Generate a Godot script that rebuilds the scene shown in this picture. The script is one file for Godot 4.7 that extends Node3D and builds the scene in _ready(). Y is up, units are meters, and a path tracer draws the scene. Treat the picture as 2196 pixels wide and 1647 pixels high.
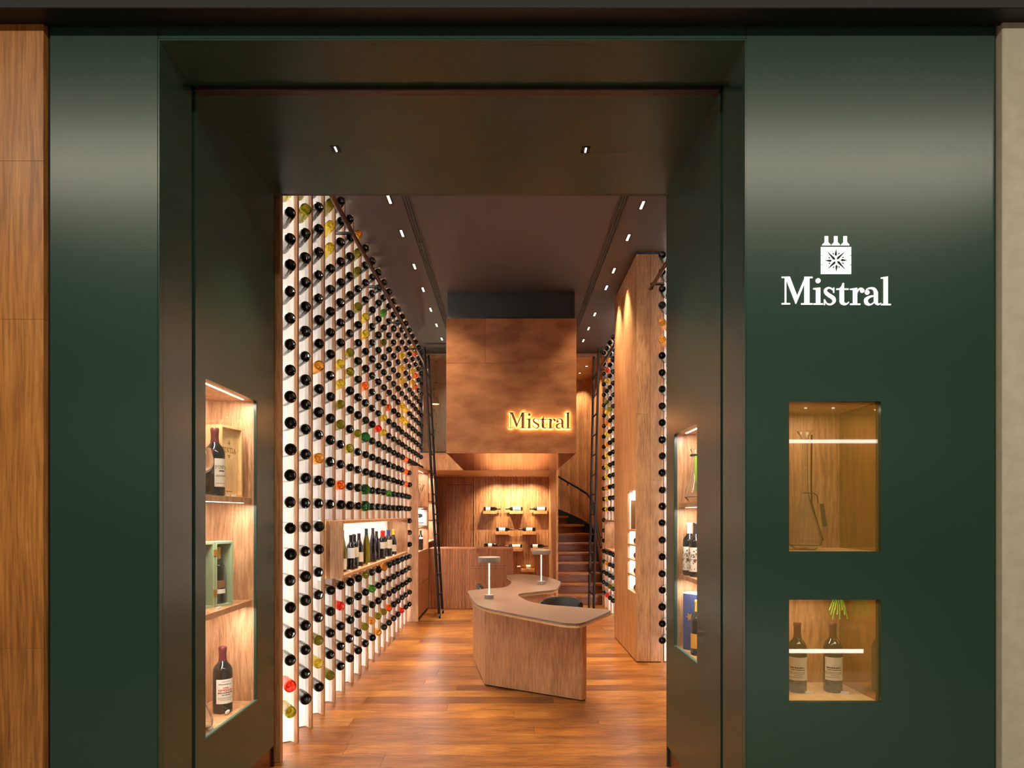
extends Node3D
# A wine shop seen from the mall corridor through its deep green portal.
# x to the right, y up, depth d into the shop = -z. Camera eye 1.55 m above the floor.

const F := 1464.0          # focal length in pixels of a 2196 x 1647 picture
const VPX := 1089.0        # where the shop's depth lines meet
const VPY := 1103.0
const EYE := 1.55

var taken := {}
var M := {}
var T := {}

# ---------------------------------------------------------------- small helpers
func V(x, y, d) -> Vector3:
	return Vector3(x, y, -d)

func numbered(called: String) -> String:
	var n: int = taken.get(called, 0)
	taken[called] = n + 1
	return called if n == 0 else "%s_%03d" % [called, n]

func tag(o, label = "", category = "", group = "", kind = ""):
	if label: o.set_meta("label", label)
	if category: o.set_meta("category", category)
	if group: o.set_meta("group", group)
	if kind: o.set_meta("kind", kind)
	return o

func thing(called, label, category, at = Vector3.ZERO, turn = 0.0, group = "", kind = ""):
	var o := Node3D.new()
	o.name = numbered(called)
	add_child(o)
	o.position = at
	o.rotation.y = turn
	return tag(o, label, category, group, kind)

func mi(called: String, mesh: Mesh, m: Material, parent = null, at = Vector3.ZERO):
	var o := MeshInstance3D.new()
	o.mesh = mesh
	o.material_override = m
	o.cast_shadow = GeometryInstance3D.SHADOW_CASTING_SETTING_ON
	o.position = at
	if parent == null:
		o.name = numbered(called)
		add_child(o)
	else:
		o.name = called
		parent.add_child(o, true)
	return o

func new_st() -> SurfaceTool:
	var st := SurfaceTool.new()
	st.begin(Mesh.PRIMITIVE_TRIANGLES)
	return st

func done(st: SurfaceTool) -> ArrayMesh:
	st.generate_normals()
	return st.commit()

func part(called, st, m, parent = null, at = Vector3.ZERO):
	return mi(called, done(st), m, parent, at)

func tri(st: SurfaceTool, a: Vector3, b: Vector3, c: Vector3, out: Vector3, g := -1):
	st.set_smooth_group(g)
	if (a - c).cross(a - b).dot(out) < 0.0:
		var t := b
		b = c
		c = t
	st.add_vertex(a)
	st.add_vertex(b)
	st.add_vertex(c)

func quad(st, a, b, c, d, out, g = -1):
	tri(st, a, b, c, out, g)
	tri(st, a, c, d, out, g)

# box from two corners given in (x, y, depth)
func bx(st, x0, x1, y0, y1, d0, d1, bevel = 0.0):
	bxt(st, Transform3D(Basis(), Vector3((x0 + x1) / 2.0, (y0 + y1) / 2.0, -(d0 + d1) / 2.0)), Vector3(absf(x1 - x0), absf(y1 - y0), absf(d1 - d0)), bevel)

func bxt(st, t: Transform3D, size: Vector3, bevel = 0.0):
	var h := size / 2.0
	if bevel <= 0.0:
		var c := []
		for i in 8:
			c.append(t * Vector3(h.x if i & 1 else -h.x, h.y if i & 2 else -h.y, h.z if i & 4 else -h.z))
		for f in [[0, 2, 6, 4, Vector3.LEFT], [1, 3, 7, 5, Vector3.RIGHT], [0, 1, 5, 4, Vector3.DOWN], [2, 3, 7, 6, Vector3.UP], [0, 1, 3, 2, Vector3.FORWARD], [4, 5, 7, 6, Vector3.BACK]]:
			quad(st, c[f[0]], c[f[1]], c[f[2]], c[f[3]], t.basis * f[4])
		return
	var b: float = minf(bevel, minf(h.x, minf(h.y, h.z)) * 0.9)
	var axes := [Vector3.RIGHT, Vector3.UP, Vector3.BACK]
	var hs := [h.x, h.y, h.z]
	for a in 3:
		var u: int = (a + 1) % 3
		var v: int = (a + 2) % 3
		for s in [-1.0, 1.0]:
			var n: Vector3 = axes[a] * s
			var p := []
			for q in [[-1, -1], [1, -1], [1, 1], [-1, 1]]:
				p.append(t * (n * hs[a] + axes[u] * q[0] * (hs[u] - b) + axes[v] * q[1] * (hs[v] - b)))
			quad(st, p[0], p[1], p[2], p[3], t.basis * n)
			for s2 in [-1.0, 1.0]:      # edge between +-a and +-u
				var n2: Vector3 = axes[u] * s2
				var e := []
				for w in [-1.0, 1.0]:
					e.append(t * (n * hs[a] + n2 * (hs[u] - b) + axes[v] * w * (hs[v] - b)))
				for w in [1.0, -1.0]:
					e.append(t * (n * (hs[a] - b) + n2 * hs[u] + axes[v] * w * (hs[v] - b)))
				quad(st, e[0], e[1], e[2], e[3], t.basis * (n + n2))
	for sx in [-1.0, 1.0]:
		for sy in [-1.0, 1.0]:
			for sz in [-1.0, 1.0]:
				tri(st, t * Vector3(sx * h.x, sy * (h.y - b), sz * (h.z - b)), t * Vector3(sx * (h.x - b), sy * h.y, sz * (h.z - b)), t * Vector3(sx * (h.x - b), sy * (h.y - b), sz * h.z), t.basis * Vector3(sx, sy, sz))

func boxpart(called, m, parent, x0, x1, y0, y1, d0, d1, bevel = 0.0):
	var at := Vector3((x0 + x1) / 2.0, (y0 + y1) / 2.0, -(d0 + d1) / 2.0)
	var st := new_st()
	bxt(st, Transform3D(), Vector3(absf(x1 - x0), absf(y1 - y0), absf(d1 - d0)), bevel)
	return part(called, st, m, parent, at)

# solid of revolution about y; profile from the axis at the bottom, round the outside, to the axis at the top
func lathe(st, prof: Array, segs := 20, t := Transform3D(), g0 := 1, a0 := 0.0, a1 := TAU):
	var g := g0
	for i in prof.size() - 1:
		var p: Vector2 = prof[i]
		var q: Vector2 = prof[i + 1]
		if i > 0:
			var o: Vector2 = prof[i - 1]
			if absf(rad_to_deg((p - o).angle_to(q - p))) > 38.0:
				g += 1
		var dir := q - p
		for k in segs:
			var x: float = lerpf(a0, a1, float(k) / segs)
			var y: float = lerpf(a0, a1, float(k + 1) / segs)
			var m: float = (x + y) / 2.0
			var out := t.basis * Vector3(cos(m) * dir.y, -dir.x, sin(m) * dir.y)
			var A := t * Vector3(p.x * cos(x), p.y, p.x * sin(x))
			var B := t * Vector3(p.x * cos(y), p.y, p.x * sin(y))
			var C := t * Vector3(q.x * cos(y), q.y, q.x * sin(y))
			var D := t * Vector3(q.x * cos(x), q.y, q.x * sin(x))
			if p.x > 1e-6: tri(st, A, B, C, out, g)
			if q.x > 1e-6: tri(st, A, C, D, out, g)

# a thin-walled vessel from its outer profile
func walled(prof: Array, t := 0.0022) -> Array:
	var o := prof.duplicate()
	for i in range(prof.size() - 1, -1, -1):
		var p: Vector2 = prof[i]
		o.append(Vector2(maxf(0.0, p.x - t), p.y + (t * 1.5 if i < 3 else 0.0)))
	return o

func disc(r, h, bev = 0.0) -> Array:
	if bev <= 0.0:
		return [Vector2(0, 0), Vector2(r, 0), Vector2(r, h), Vector2(0, h)]
	return [Vector2(0, 0), Vector2(r - bev, 0), Vector2(r, bev), Vector2(r, h - bev), Vector2(r - bev, h), Vector2(0, h)]

func rod(st, a: Vector3, b: Vector3, r: float, segs := 8):
	var y := (b - a).normalized()
	var x := y.cross(Vector3.RIGHT if absf(y.x) < 0.9 else Vector3.UP).normalized()
	lathe(st, disc(r, (b - a).length()), segs, Transform3D(Basis(x, y, x.cross(y)), a))

# a tube along points
func tube(st, pts: Array, r: float, segs := 8):
	for i in pts.size() - 1:
		rod(st, pts[i], pts[i + 1], r, segs)
		if i > 0:
			lathe(st, [Vector2(0, -r), Vector2(r * 0.7, -r * 0.7), Vector2(r, 0), Vector2(r * 0.7, r * 0.7), Vector2(0, r)], segs, Transform3D(Basis(), pts[i]))

# polygon in a plane, extruded: t maps (x, y, 0..depth)
func prism(st, poly: PackedVector2Array, depth: float, t: Transform3D, sides := true):
	var idx := Geometry2D.triangulate_polygon(poly)
	for i in range(0, idx.size(), 3):
		for z in [0.0, depth]:
			var p := []
			for k in 3:
				p.append(t * Vector3(poly[idx[i + k]].x, poly[idx[i + k]].y, z))
			tri(st, p[0], p[1], p[2], t.basis * Vector3(0, 0, -1.0 if z == 0.0 else 1.0))
	if not sides:
		return
	var cw: float = -1.0 if Geometry2D.is_polygon_clockwise(poly) else 1.0
	for i in poly.size():
		var a := poly[i]
		var b := poly[(i + 1) % poly.size()]
		var n := (b - a).orthogonal() * -cw
		n = Vector2((b - a).y, -(b - a).x) * cw
		quad(st, t * Vector3(a.x, a.y, 0), t * Vector3(b.x, b.y, 0), t * Vector3(b.x, b.y, depth), t * Vector3(a.x, a.y, depth), t.basis * Vector3(n.x, n.y, 0))

# polygon on the floor plan given as (x, depth), from height y0 to y1
func plan(st, poly: Array, y0: float, y1: float):
	var p := PackedVector2Array()
	for q in poly:
		p.append(q)
	# local x -> x, local y -> depth (-z), local z -> up
	prism(st, p, y1 - y0, Transform3D(Basis(Vector3.RIGHT, Vector3.FORWARD, Vector3.UP), Vector3(0, y0, 0)))

func smoothed(poly: Array, ratio: float, times: int) -> Array:
	for n in times:
		var o := []
		for i in poly.size():
			var a: Vector2 = poly[i]
			var b: Vector2 = poly[(i + 1) % poly.size()]
			o.append(a.lerp(b, ratio))
			o.append(b.lerp(a, ratio))
		poly = o
	return poly

func circle(c: Vector2, r: float, n := 20) -> PackedVector2Array:
	var p := PackedVector2Array()
	for i in n:
		p.append(c + Vector2.from_angle(TAU * i / n) * r)
	return p

# ---------------------------------------------------------------- materials
func mat(called: String, c: Color, rough := 0.5, metal := 0.0, spec := 0.5) -> StandardMaterial3D:
	var m := StandardMaterial3D.new()
	m.resource_name = called
	m.albedo_color = c
	m.roughness = rough
	m.metallic = metal
	m.metallic_specular = spec
	M[called] = m
	return m

func glow(called: String, c: Color, e: float) -> StandardMaterial3D:
	var m := mat(called, Color(0.9, 0.9, 0.9), 0.5)
	m.emission_enabled = true
	m.emission = c
	m.emission_energy_multiplier = e
	return m

func c8(r, g, b, a = 255) -> Color:
	return Color8(r, g, b, a)

# wood grain running along v (along u when turned); tiles without seams
func wood_image(sd: int, dark: Color, mid: Color, light: Color, lines: float, turned := false) -> ImageTexture:
	var n := FastNoiseLite.new()
	n.seed = sd
	n.noise_type = FastNoiseLite.TYPE_SIMPLEX_SMOOTH
	n.frequency = 0.02
	n.fractal_octaves = 4
	var fine := n.get_seamless_image(512, 512)
	n.seed = sd + 7
	n.frequency = 0.006
	n.fractal_octaves = 2
	var coarse := n.get_seamless_image(512, 512)
	var im := Image.create(512, 512, false, Image.FORMAT_RGB8)
	for y in 512:
		for x in 512:
			var c: float = coarse.get_pixel(x, y).r
			var f: float = fine.get_pixel((x * 3 + int(c * 90.0)) % 512, y).r
			var f2: float = fine.get_pixel((x * 9) % 512, (y * 2) % 512).r
			var v: float = 0.46 * f + 0.24 * f2 + 0.30 * c
			v = clampf((v - 0.5) * 1.7 + 0.5, 0.0, 1.0)
			var col := dark.lerp(mid, v * 2.0) if v < 0.5 else mid.lerp(light, v * 2.0 - 1.0)
			var pore := clampf((f2 - 0.62) * 4.0, 0.0, 1.0) * lines
			col = col.lerp(dark * 0.8, pore)
			col.a = 1.0
			if turned:
				im.set_pixel(y, x, col)
			else:
				im.set_pixel(x, y, col)
	im.generate_mipmaps()
	return ImageTexture.create_from_image(im)

func wooden(called, tex, tint, rough, scale, world = true, offset = Vector3.ZERO, spec = 0.5):
	var m := mat(called, tint, rough, 0.0, spec)
	m.albedo_texture = tex
	m.uv1_triplanar = true
	m.uv1_world_triplanar = world
	m.uv1_scale = scale
	m.uv1_offset = offset
	m.uv1_triplanar_sharpness = 4.0
	return m

func blotch_image(sd, freq, a: Color, b: Color, c: Color) -> ImageTexture:
	var n := FastNoiseLite.new()
	n.seed = sd
	n.frequency = freq
	n.fractal_octaves = 4
	n.domain_warp_enabled = true
	n.domain_warp_amplitude = 30.0
	var g := n.get_seamless_image(512, 512)
	var im := Image.create(512, 512, false, Image.FORMAT_RGB8)
	for y in 512:
		for x in 512:
			var v: float = g.get_pixel(x, y).r
			im.set_pixel(x, y, a.lerp(b, v * 2.0) if v < 0.5 else b.lerp(c, v * 2.0 - 1.0))
	return ImageTexture.create_from_image(im)

func materials():
	# veneer of the shop's joinery, floor boards, mall pillar
	T.veneer = wood_image(3, c8(138, 94, 60), c8(188, 138, 95), c8(212, 166, 122), 0.4)
	T.plank = wood_image(21, c8(100, 60, 26), c8(162, 106, 48), c8(204, 150, 76), 0.5, true)
	T.pillar = wood_image(40, c8(116, 70, 28), c8(168, 108, 50), c8(196, 136, 72), 0.5)
	wooden("veneer", T.veneer, Color(1, 1, 1), 0.42, Vector3(1.7, 0.42, 1.7))
	wooden("veneer_flat", T.veneer, Color(1, 1, 1), 0.42, Vector3(1.7, 0.42, 1.7), true, Vector3(0.3, 0.1, 0.3))
	wooden("veneer_red", T.veneer, c8(244, 220, 206), 0.42, Vector3(1.9, 0.4, 1.9), true, Vector3(0.6, 0.2, 0.6))
	wooden("veneer_own", T.veneer, Color(1, 1, 1), 0.42, Vector3(1.9, 0.45, 1.9), false)
	wooden("slat_wood", T.veneer, c8(214, 203, 190), 0.5, Vector3(2.0, 0.42, 2.0), true)
	wooden("pale_panel", wood_image(66, c8(230, 223, 213), c8(236, 230, 222), c8(242, 238, 232), 0.08), Color(1, 1, 1), 0.6, Vector3(2.0, 0.5, 2.0))
	for k in 3:
		wooden("veneer_reed_%d" % k, T.veneer, [c8(255, 250, 244), c8(228, 214, 204), c8(244, 232, 222)][k], 0.42, Vector3(1.7, 0.42, 1.7), true, Vector3(0.21 * k, 0.3 * k, 0.1))
		wooden("veneer_red_reed_%d" % k, T.veneer, [c8(240, 216, 200), c8(212, 188, 174), c8(228, 202, 188)][k], 0.42, Vector3(1.9, 0.4, 1.9), true, Vector3(0.31 * k, 0.2 * k, 0.4))
	for i in 8:
		var tints := [c8(242, 228, 208), c8(206, 184, 166), c8(255, 252, 228), c8(226, 202, 176), c8(182, 160, 148), c8(255, 240, 196), c8(214, 198, 184), c8(250, 242, 220)]
		var m = wooden("floor_board_%d" % i, T.plank, tints[i], 0.36, Vector3(0.55, 2.2, 2.2), false, Vector3(0.37 * i, 0.0, 0.29 * i))
		m.metallic_specular = 0.5
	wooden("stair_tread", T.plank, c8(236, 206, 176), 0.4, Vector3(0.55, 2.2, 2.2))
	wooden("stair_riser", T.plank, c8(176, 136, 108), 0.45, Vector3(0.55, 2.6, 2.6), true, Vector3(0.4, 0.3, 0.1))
	wooden("pillar_wood", T.pillar, c8(255, 255, 255), 0.4, Vector3(1.7, 0.24, 1.7))
	wooden("crate_wood", wood_image(90, c8(190, 146, 92), c8(216, 176, 116), c8(232, 198, 142), 0.25), c8(255, 255, 255), 0.5, Vector3(5.0, 1.2, 5.0), false, Vector3(0.2, 0.2, 0.2))
	mat("green_paint", c8(35, 62, 51), 0.27, 0.0, 0.45)
	mat("beam_black", c8(16, 13, 12), 0.45)
	mat("track_brown", c8(44, 24, 18), 0.4)
	mat("kick_bronze", c8(96, 48, 20), 0.22, 0.6)
	mat("groove_black", c8(8, 8, 8), 0.7)
	mat("ceiling_brown", c8(60, 48, 44), 0.6)
	mat("metal_black", c8(15, 12, 11), 0.5, 0.0, 0.25)
	mat("metal_bronze", c8(70, 46, 32), 0.3, 0.7)
	mat("rubber_black", c8(18, 18, 18), 0.6)
	mat("chrome", c8(200, 200, 196), 0.2, 1.0)
	mat("leather_black", c8(18, 17, 17), 0.38)
	mat("desk_brown", c8(108, 88, 80), 0.42)
	mat("lamp_grey", c8(138, 128, 122), 0.5, 0.2)
	mat("plaster_grey", c8(176, 168, 150), 0.75)
	mat("mall_wall", c8(150, 140, 128), 0.7)
	mat("mall_floor", c8(168, 156, 140), 0.3)
	mat("mall_ceiling", c8(120, 116, 110), 0.8)
	mat("gold", c8(214, 160, 70), 0.3, 0.8)
	mat("bronze_mirror", c8(176, 140, 72), 0.08, 0.85)
	mat("brass_plate", c8(190, 150, 90), 0.35, 0.6)
	var plaster := blotch_image(12, 0.02, c8(170, 162, 144), c8(178, 170, 151), c8(185, 177, 159))
	M.plaster_grey.albedo_color = Color.WHITE
	M.plaster_grey.albedo_texture = plaster
	M.plaster_grey.uv1_triplanar = true
	M.plaster_grey.uv1_world_triplanar = true
	# patinated copper
	var cu := mat("copper", Color.WHITE, 0.42, 0.55)
	cu.albedo_texture = blotch_image(5, 0.008, c8(138, 88, 58), c8(166, 110, 74), c8(188, 130, 90))
	cu.uv1_triplanar = true
	cu.uv1_world_triplanar = true
	cu.uv1_scale = Vector3(0.55, 1.1, 0.55)
	mat("copper_polished", c8(206, 130, 80), 0.14, 0.9)
	# glass
	var pane := mat("pane_glass", Color(0.9, 0.96, 0.93, 0.03), 0.02, 0.0, 0.15)
	pane.transparency = BaseMaterial3D.TRANSPARENCY_ALPHA
	var tint := mat("pane_glass_amber", Color(0.62, 0.5, 0.22, 0.22), 0.005, 0.0, 0.5)
	tint.transparency = BaseMaterial3D.TRANSPARENCY_ALPHA
	var edge := mat("glass_edge", c8(70, 112, 98), 0.2)
	var clear := mat("crystal", Color(0.97, 0.98, 0.97, 0.02), 0.01)
	clear.transparency = BaseMaterial3D.TRANSPARENCY_ALPHA
	clear.refraction_enabled = true
	clear.refraction_scale = 0.045
	# bottle glass
	mat("bottle_dark", c8(18, 14, 9), 0.08, 0.0, 0.38)
	mat("bottle_black", c8(14, 12, 12), 0.06, 0.0, 0.6)
	for k in [["olive", Color(0.50, 0.46, 0.10)], ["yellow", Color(1.0, 0.90, 0.34)], ["amber", Color(1.0, 0.72, 0.28)], ["orange", Color(1.0, 0.50, 0.22)], ["red", Color(0.92, 0.24, 0.16)], ["green", Color(0.34, 0.62, 0.20)], ["magnum", Color(0.10, 0.30, 0.14)]]:
		var g := mat("bottle_" + k[0], k[1], 0.03)
		g.albedo_color.a = 0.1
		g.refraction_enabled = true
		g.refraction_scale = 0.04
		g.transparency = BaseMaterial3D.TRANSPARENCY_ALPHA
	for k in [["capsule_black", c8(24, 22, 24)], ["capsule_wine", c8(84, 22, 26)], ["capsule_red", c8(196, 44, 34)], ["capsule_blue", c8(44, 56, 110)], ["capsule_gold", c8(210, 150, 50)], ["capsule_white", c8(232, 226, 216)], ["capsule_yellow", c8(232, 190, 60)]]:
		mat(k[0], k[1], 0.35)
	mat("paper", c8(232, 224, 208), 0.7)
	mat("paper_white", c8(240, 238, 234), 0.7)
	mat("paper_blue", c8(92, 158, 208), 0.7)
	mat("ink", c8(46, 40, 38), 0.7)
	mat("ink_red", c8(196, 70, 56), 0.7)
	mat("ink_brown", c8(120, 80, 36), 0.7)
	mat("box_green", c8(152, 168, 128), 0.5)
	mat("box_blue", c8(44, 54, 96), 0.45)
	mat("box_red", c8(190, 50, 40), 0.45)
	mat("leaf", c8(60, 74, 34), 0.5)
	mat("leaf_bright", c8(120, 170, 40), 0.45)
	# lamps
	glow("led_strip", c8(255, 236, 214), 3.0)
	glow("led_white", c8(255, 240, 222), 2.6)
	glow("sign_white", c8(255, 250, 240), 1.25)
	M.sign_white.albedo_color = c8(60, 60, 58)
	glow("sign_halo", c8(255, 214, 150), 46.0)
	mat("letter_bronze", c8(120, 80, 50), 0.5, 0.3)
	glow("stem_light", c8(255, 236, 206), 1.3)
	glow("mall_strip", c8(255, 246, 226), 3.0)

# ---------------------------------------------------------------- lights
func area(called, at: Vector3, towards: Vector3, sx: float, sy: float, e: float, c: Color, along := Vector3.UP, parent = null):
	var l := AreaLight3D.new()
	l.name = called
	l.area_size = Vector2(sx, sy)
	l.light_energy = e
	l.light_color = c
	l.area_range = 20.0
	l.shadow_enabled = true
	(parent if parent else self).add_child(l, true)
	var z := -towards.normalized()
	var y := along
	var x := y.cross(z).normalized()
	y = z.cross(x).normalized()
	l.transform = Transform3D(Basis(x, y, z), at)
	return l

func spot(called, at: Vector3, towards: Vector3, e: float, angle: float, c: Color, size := 0.03, parent = null):
	var l := SpotLight3D.new()
	l.name = called
	l.light_energy = e
	l.light_color = c
	l.spot_angle = angle
	l.spot_angle_attenuation = 0.9
	l.spot_range = 20.0
	l.spot_attenuation = 2.0
	l.light_size = size
	l.shadow_enabled = true
	(parent if parent else self).add_child(l, true)
	var z := -towards.normalized()
	var x := (Vector3.UP if absf(z.y) < 0.95 else Vector3.FORWARD).cross(z).normalized()
	l.transform = Transform3D(Basis(x, z.cross(x), z), at)
	return l

func omni(called, at: Vector3, e: float, c: Color, size: float, parent):
	var l := OmniLight3D.new()
	l.name = called
	l.light_energy = e
	l.light_color = c
	l.omni_range = 20.0
	l.omni_attenuation = 2.0
	l.light_size = size
	l.shadow_enabled = true
	parent.add_child(l, true)
	l.position = at
	return l

# light levels in one place
const WARM := Color(1.0, 0.90, 0.74)
const STRIP := Color(1.0, 0.98, 0.96)
const E_WALL := 5.2        # each strip behind a slat (4.2 m)
const E_SPOT := 6.5         # each ceiling downlight of the shop
const E_NICHE := 0.55       # each strip in the display niches
const E_MALL := 28.0         # mall ceiling line
const EXPOSURE := 1.0

func _ready():
	# ---- camera
	var cam := Camera3D.new()
	cam.name = "camera"
	cam.projection = Camera3D.PROJECTION_FRUSTUM
	cam.near = 0.05
	cam.far = 60.0
	cam.size = 1647.0 / F * cam.near
	cam.frustum_offset = Vector2((1098.0 - VPX) / F, (VPY - 823.5) / F) * cam.near
	cam.position = Vector3(0, EYE, 0)
	add_child(cam)
	cam.current = true
	# ---- surroundings: a closed mall, no sky
	var env := Environment.new()
	env.background_mode = Environment.BG_COLOR
	env.background_color = Color.BLACK
	env.tonemap_mode = Environment.TONE_MAPPER_LINEAR
	env.tonemap_exposure = EXPOSURE
	env.sdfgi_enabled = true
	env.ssao_enabled = true
	env.ssil_enabled = true
	var we := WorldEnvironment.new()
	we.name = "world_environment"
	we.environment = env
	add_child(we)
	materials()
	mall()
	portal()
	shell()
	floor_boards()
	bottle_walls()
	ceiling_fittings()
	copper_box()
	back_room()
	stairs()
	pillar()
	wall_niche()
	bookcase()
	rails_and_ladders()
	desk()
	left_display()
	right_display()
	facade_windows()
	signs()

# ---------------------------------------------------------------- the mall corridor
func mall():
	var w = thing("floor_mall", "pale polished stone floor of the mall corridor", "floor", Vector3.ZERO, 0, "", "structure")
	boxpart("slab", M.mall_floor, w, -7, 7, -0.1, 0, -6, 2.8)
	w = thing("ceiling_mall", "grey suspended ceiling of the mall corridor", "ceiling", Vector3.ZERO, 0, "", "structure")
	boxpart("slab", M.mall_ceiling, w, -7, 7, 4.4, 4.5, -6, 2.9)
	w = thing("wall_opposite", "plain beige wall across the mall corridor", "wall", Vector3.ZERO, 0, "", "structure")
	boxpart("plaster", M.mall_wall, w, -7, 7, 0, 4.4, -6.1, -6)
	w = thing("wall_mall_side", "beige end walls of the mall corridor", "wall", Vector3.ZERO, 0, "", "structure")
	boxpart("plaster", M.mall_wall, w, -7.1, -7, 0, 4.4, -6, 2.8)
	boxpart("plaster", M.mall_wall, w, 7, 7.1, 0, 4.4, -6, 2.8)
	# the ceiling line that shows as a soft band on the green paint
	var l = thing("ceiling_light", "long white linear ceiling light of the mall corridor", "light", V(0, 4.4, 0.2))
	var st := new_st()
	bx(st, -4.2, 4.2, -0.05, 0.0, -0.15, 0.15)
	part("housing", st, M.metal_black, l)
	st = new_st()
	bx(st, -4.15, 4.15, -0.056, -0.05, -0.12, 0.12)
	part("diffuser", st, M.mall_strip, l)
	area("mall_line_light", Vector3(0, -0.06, 0), Vector3.DOWN, 8.3, 0.22, E_MALL, Color(1.0, 0.95, 0.86), Vector3.FORWARD, l)
	# light bands across the corridor that the small windows mirror
	l = thing("cornice_light", "white light band over the shopfront across the corridor", "light", V(0, 2.79, -5.97))
	st = new_st()
	bx(st, -6.9, 6.9, -0.03, 0.03, -0.03, 0.03)
	part("diffuser", st, M.mall_strip, l)
	area("cornice_band_light", Vector3(0, 0, -0.05), Vector3.FORWARD, 13.8, 0.06, 2.6, Color(1.0, 0.95, 0.88), Vector3.UP, l)
	var b = thing("bench", "white mall bench with a lit plinth across the corridor", "bench", V(1.9, 0, -1.3))
	st = new_st()
	bx(st, -1.6, 1.6, 0.0, 0.18, -0.22, 0.22)
	part("plinth", st, M.mall_wall, b)
	st = new_st()
	bx(st, -1.7, 1.7, 0.23, 0.44, -0.3, 0.3, 0.02)
	part("seat", st, M.mall_wall, b)
	st = new_st()
	bx(st, -1.6, 1.6, 0.18, 0.23, -0.24, 0.24)
	part("light_band", st, M.mall_strip, b)
	area("bench_band_light", Vector3(0, 0.205, -0.25), Vector3.FORWARD, 3.2, 0.04, 0.5, Color(1.0, 0.95, 0.88), Vector3.UP, b)

# ---------------------------------------------------------------- green shopfront and portal
const PX0 := -1.437
const PX1 := 0.978
const PTOP := 3.505
const FD := 2.82     # depth of the green front
const PD := 4.19     # inner end of the portal

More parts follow.
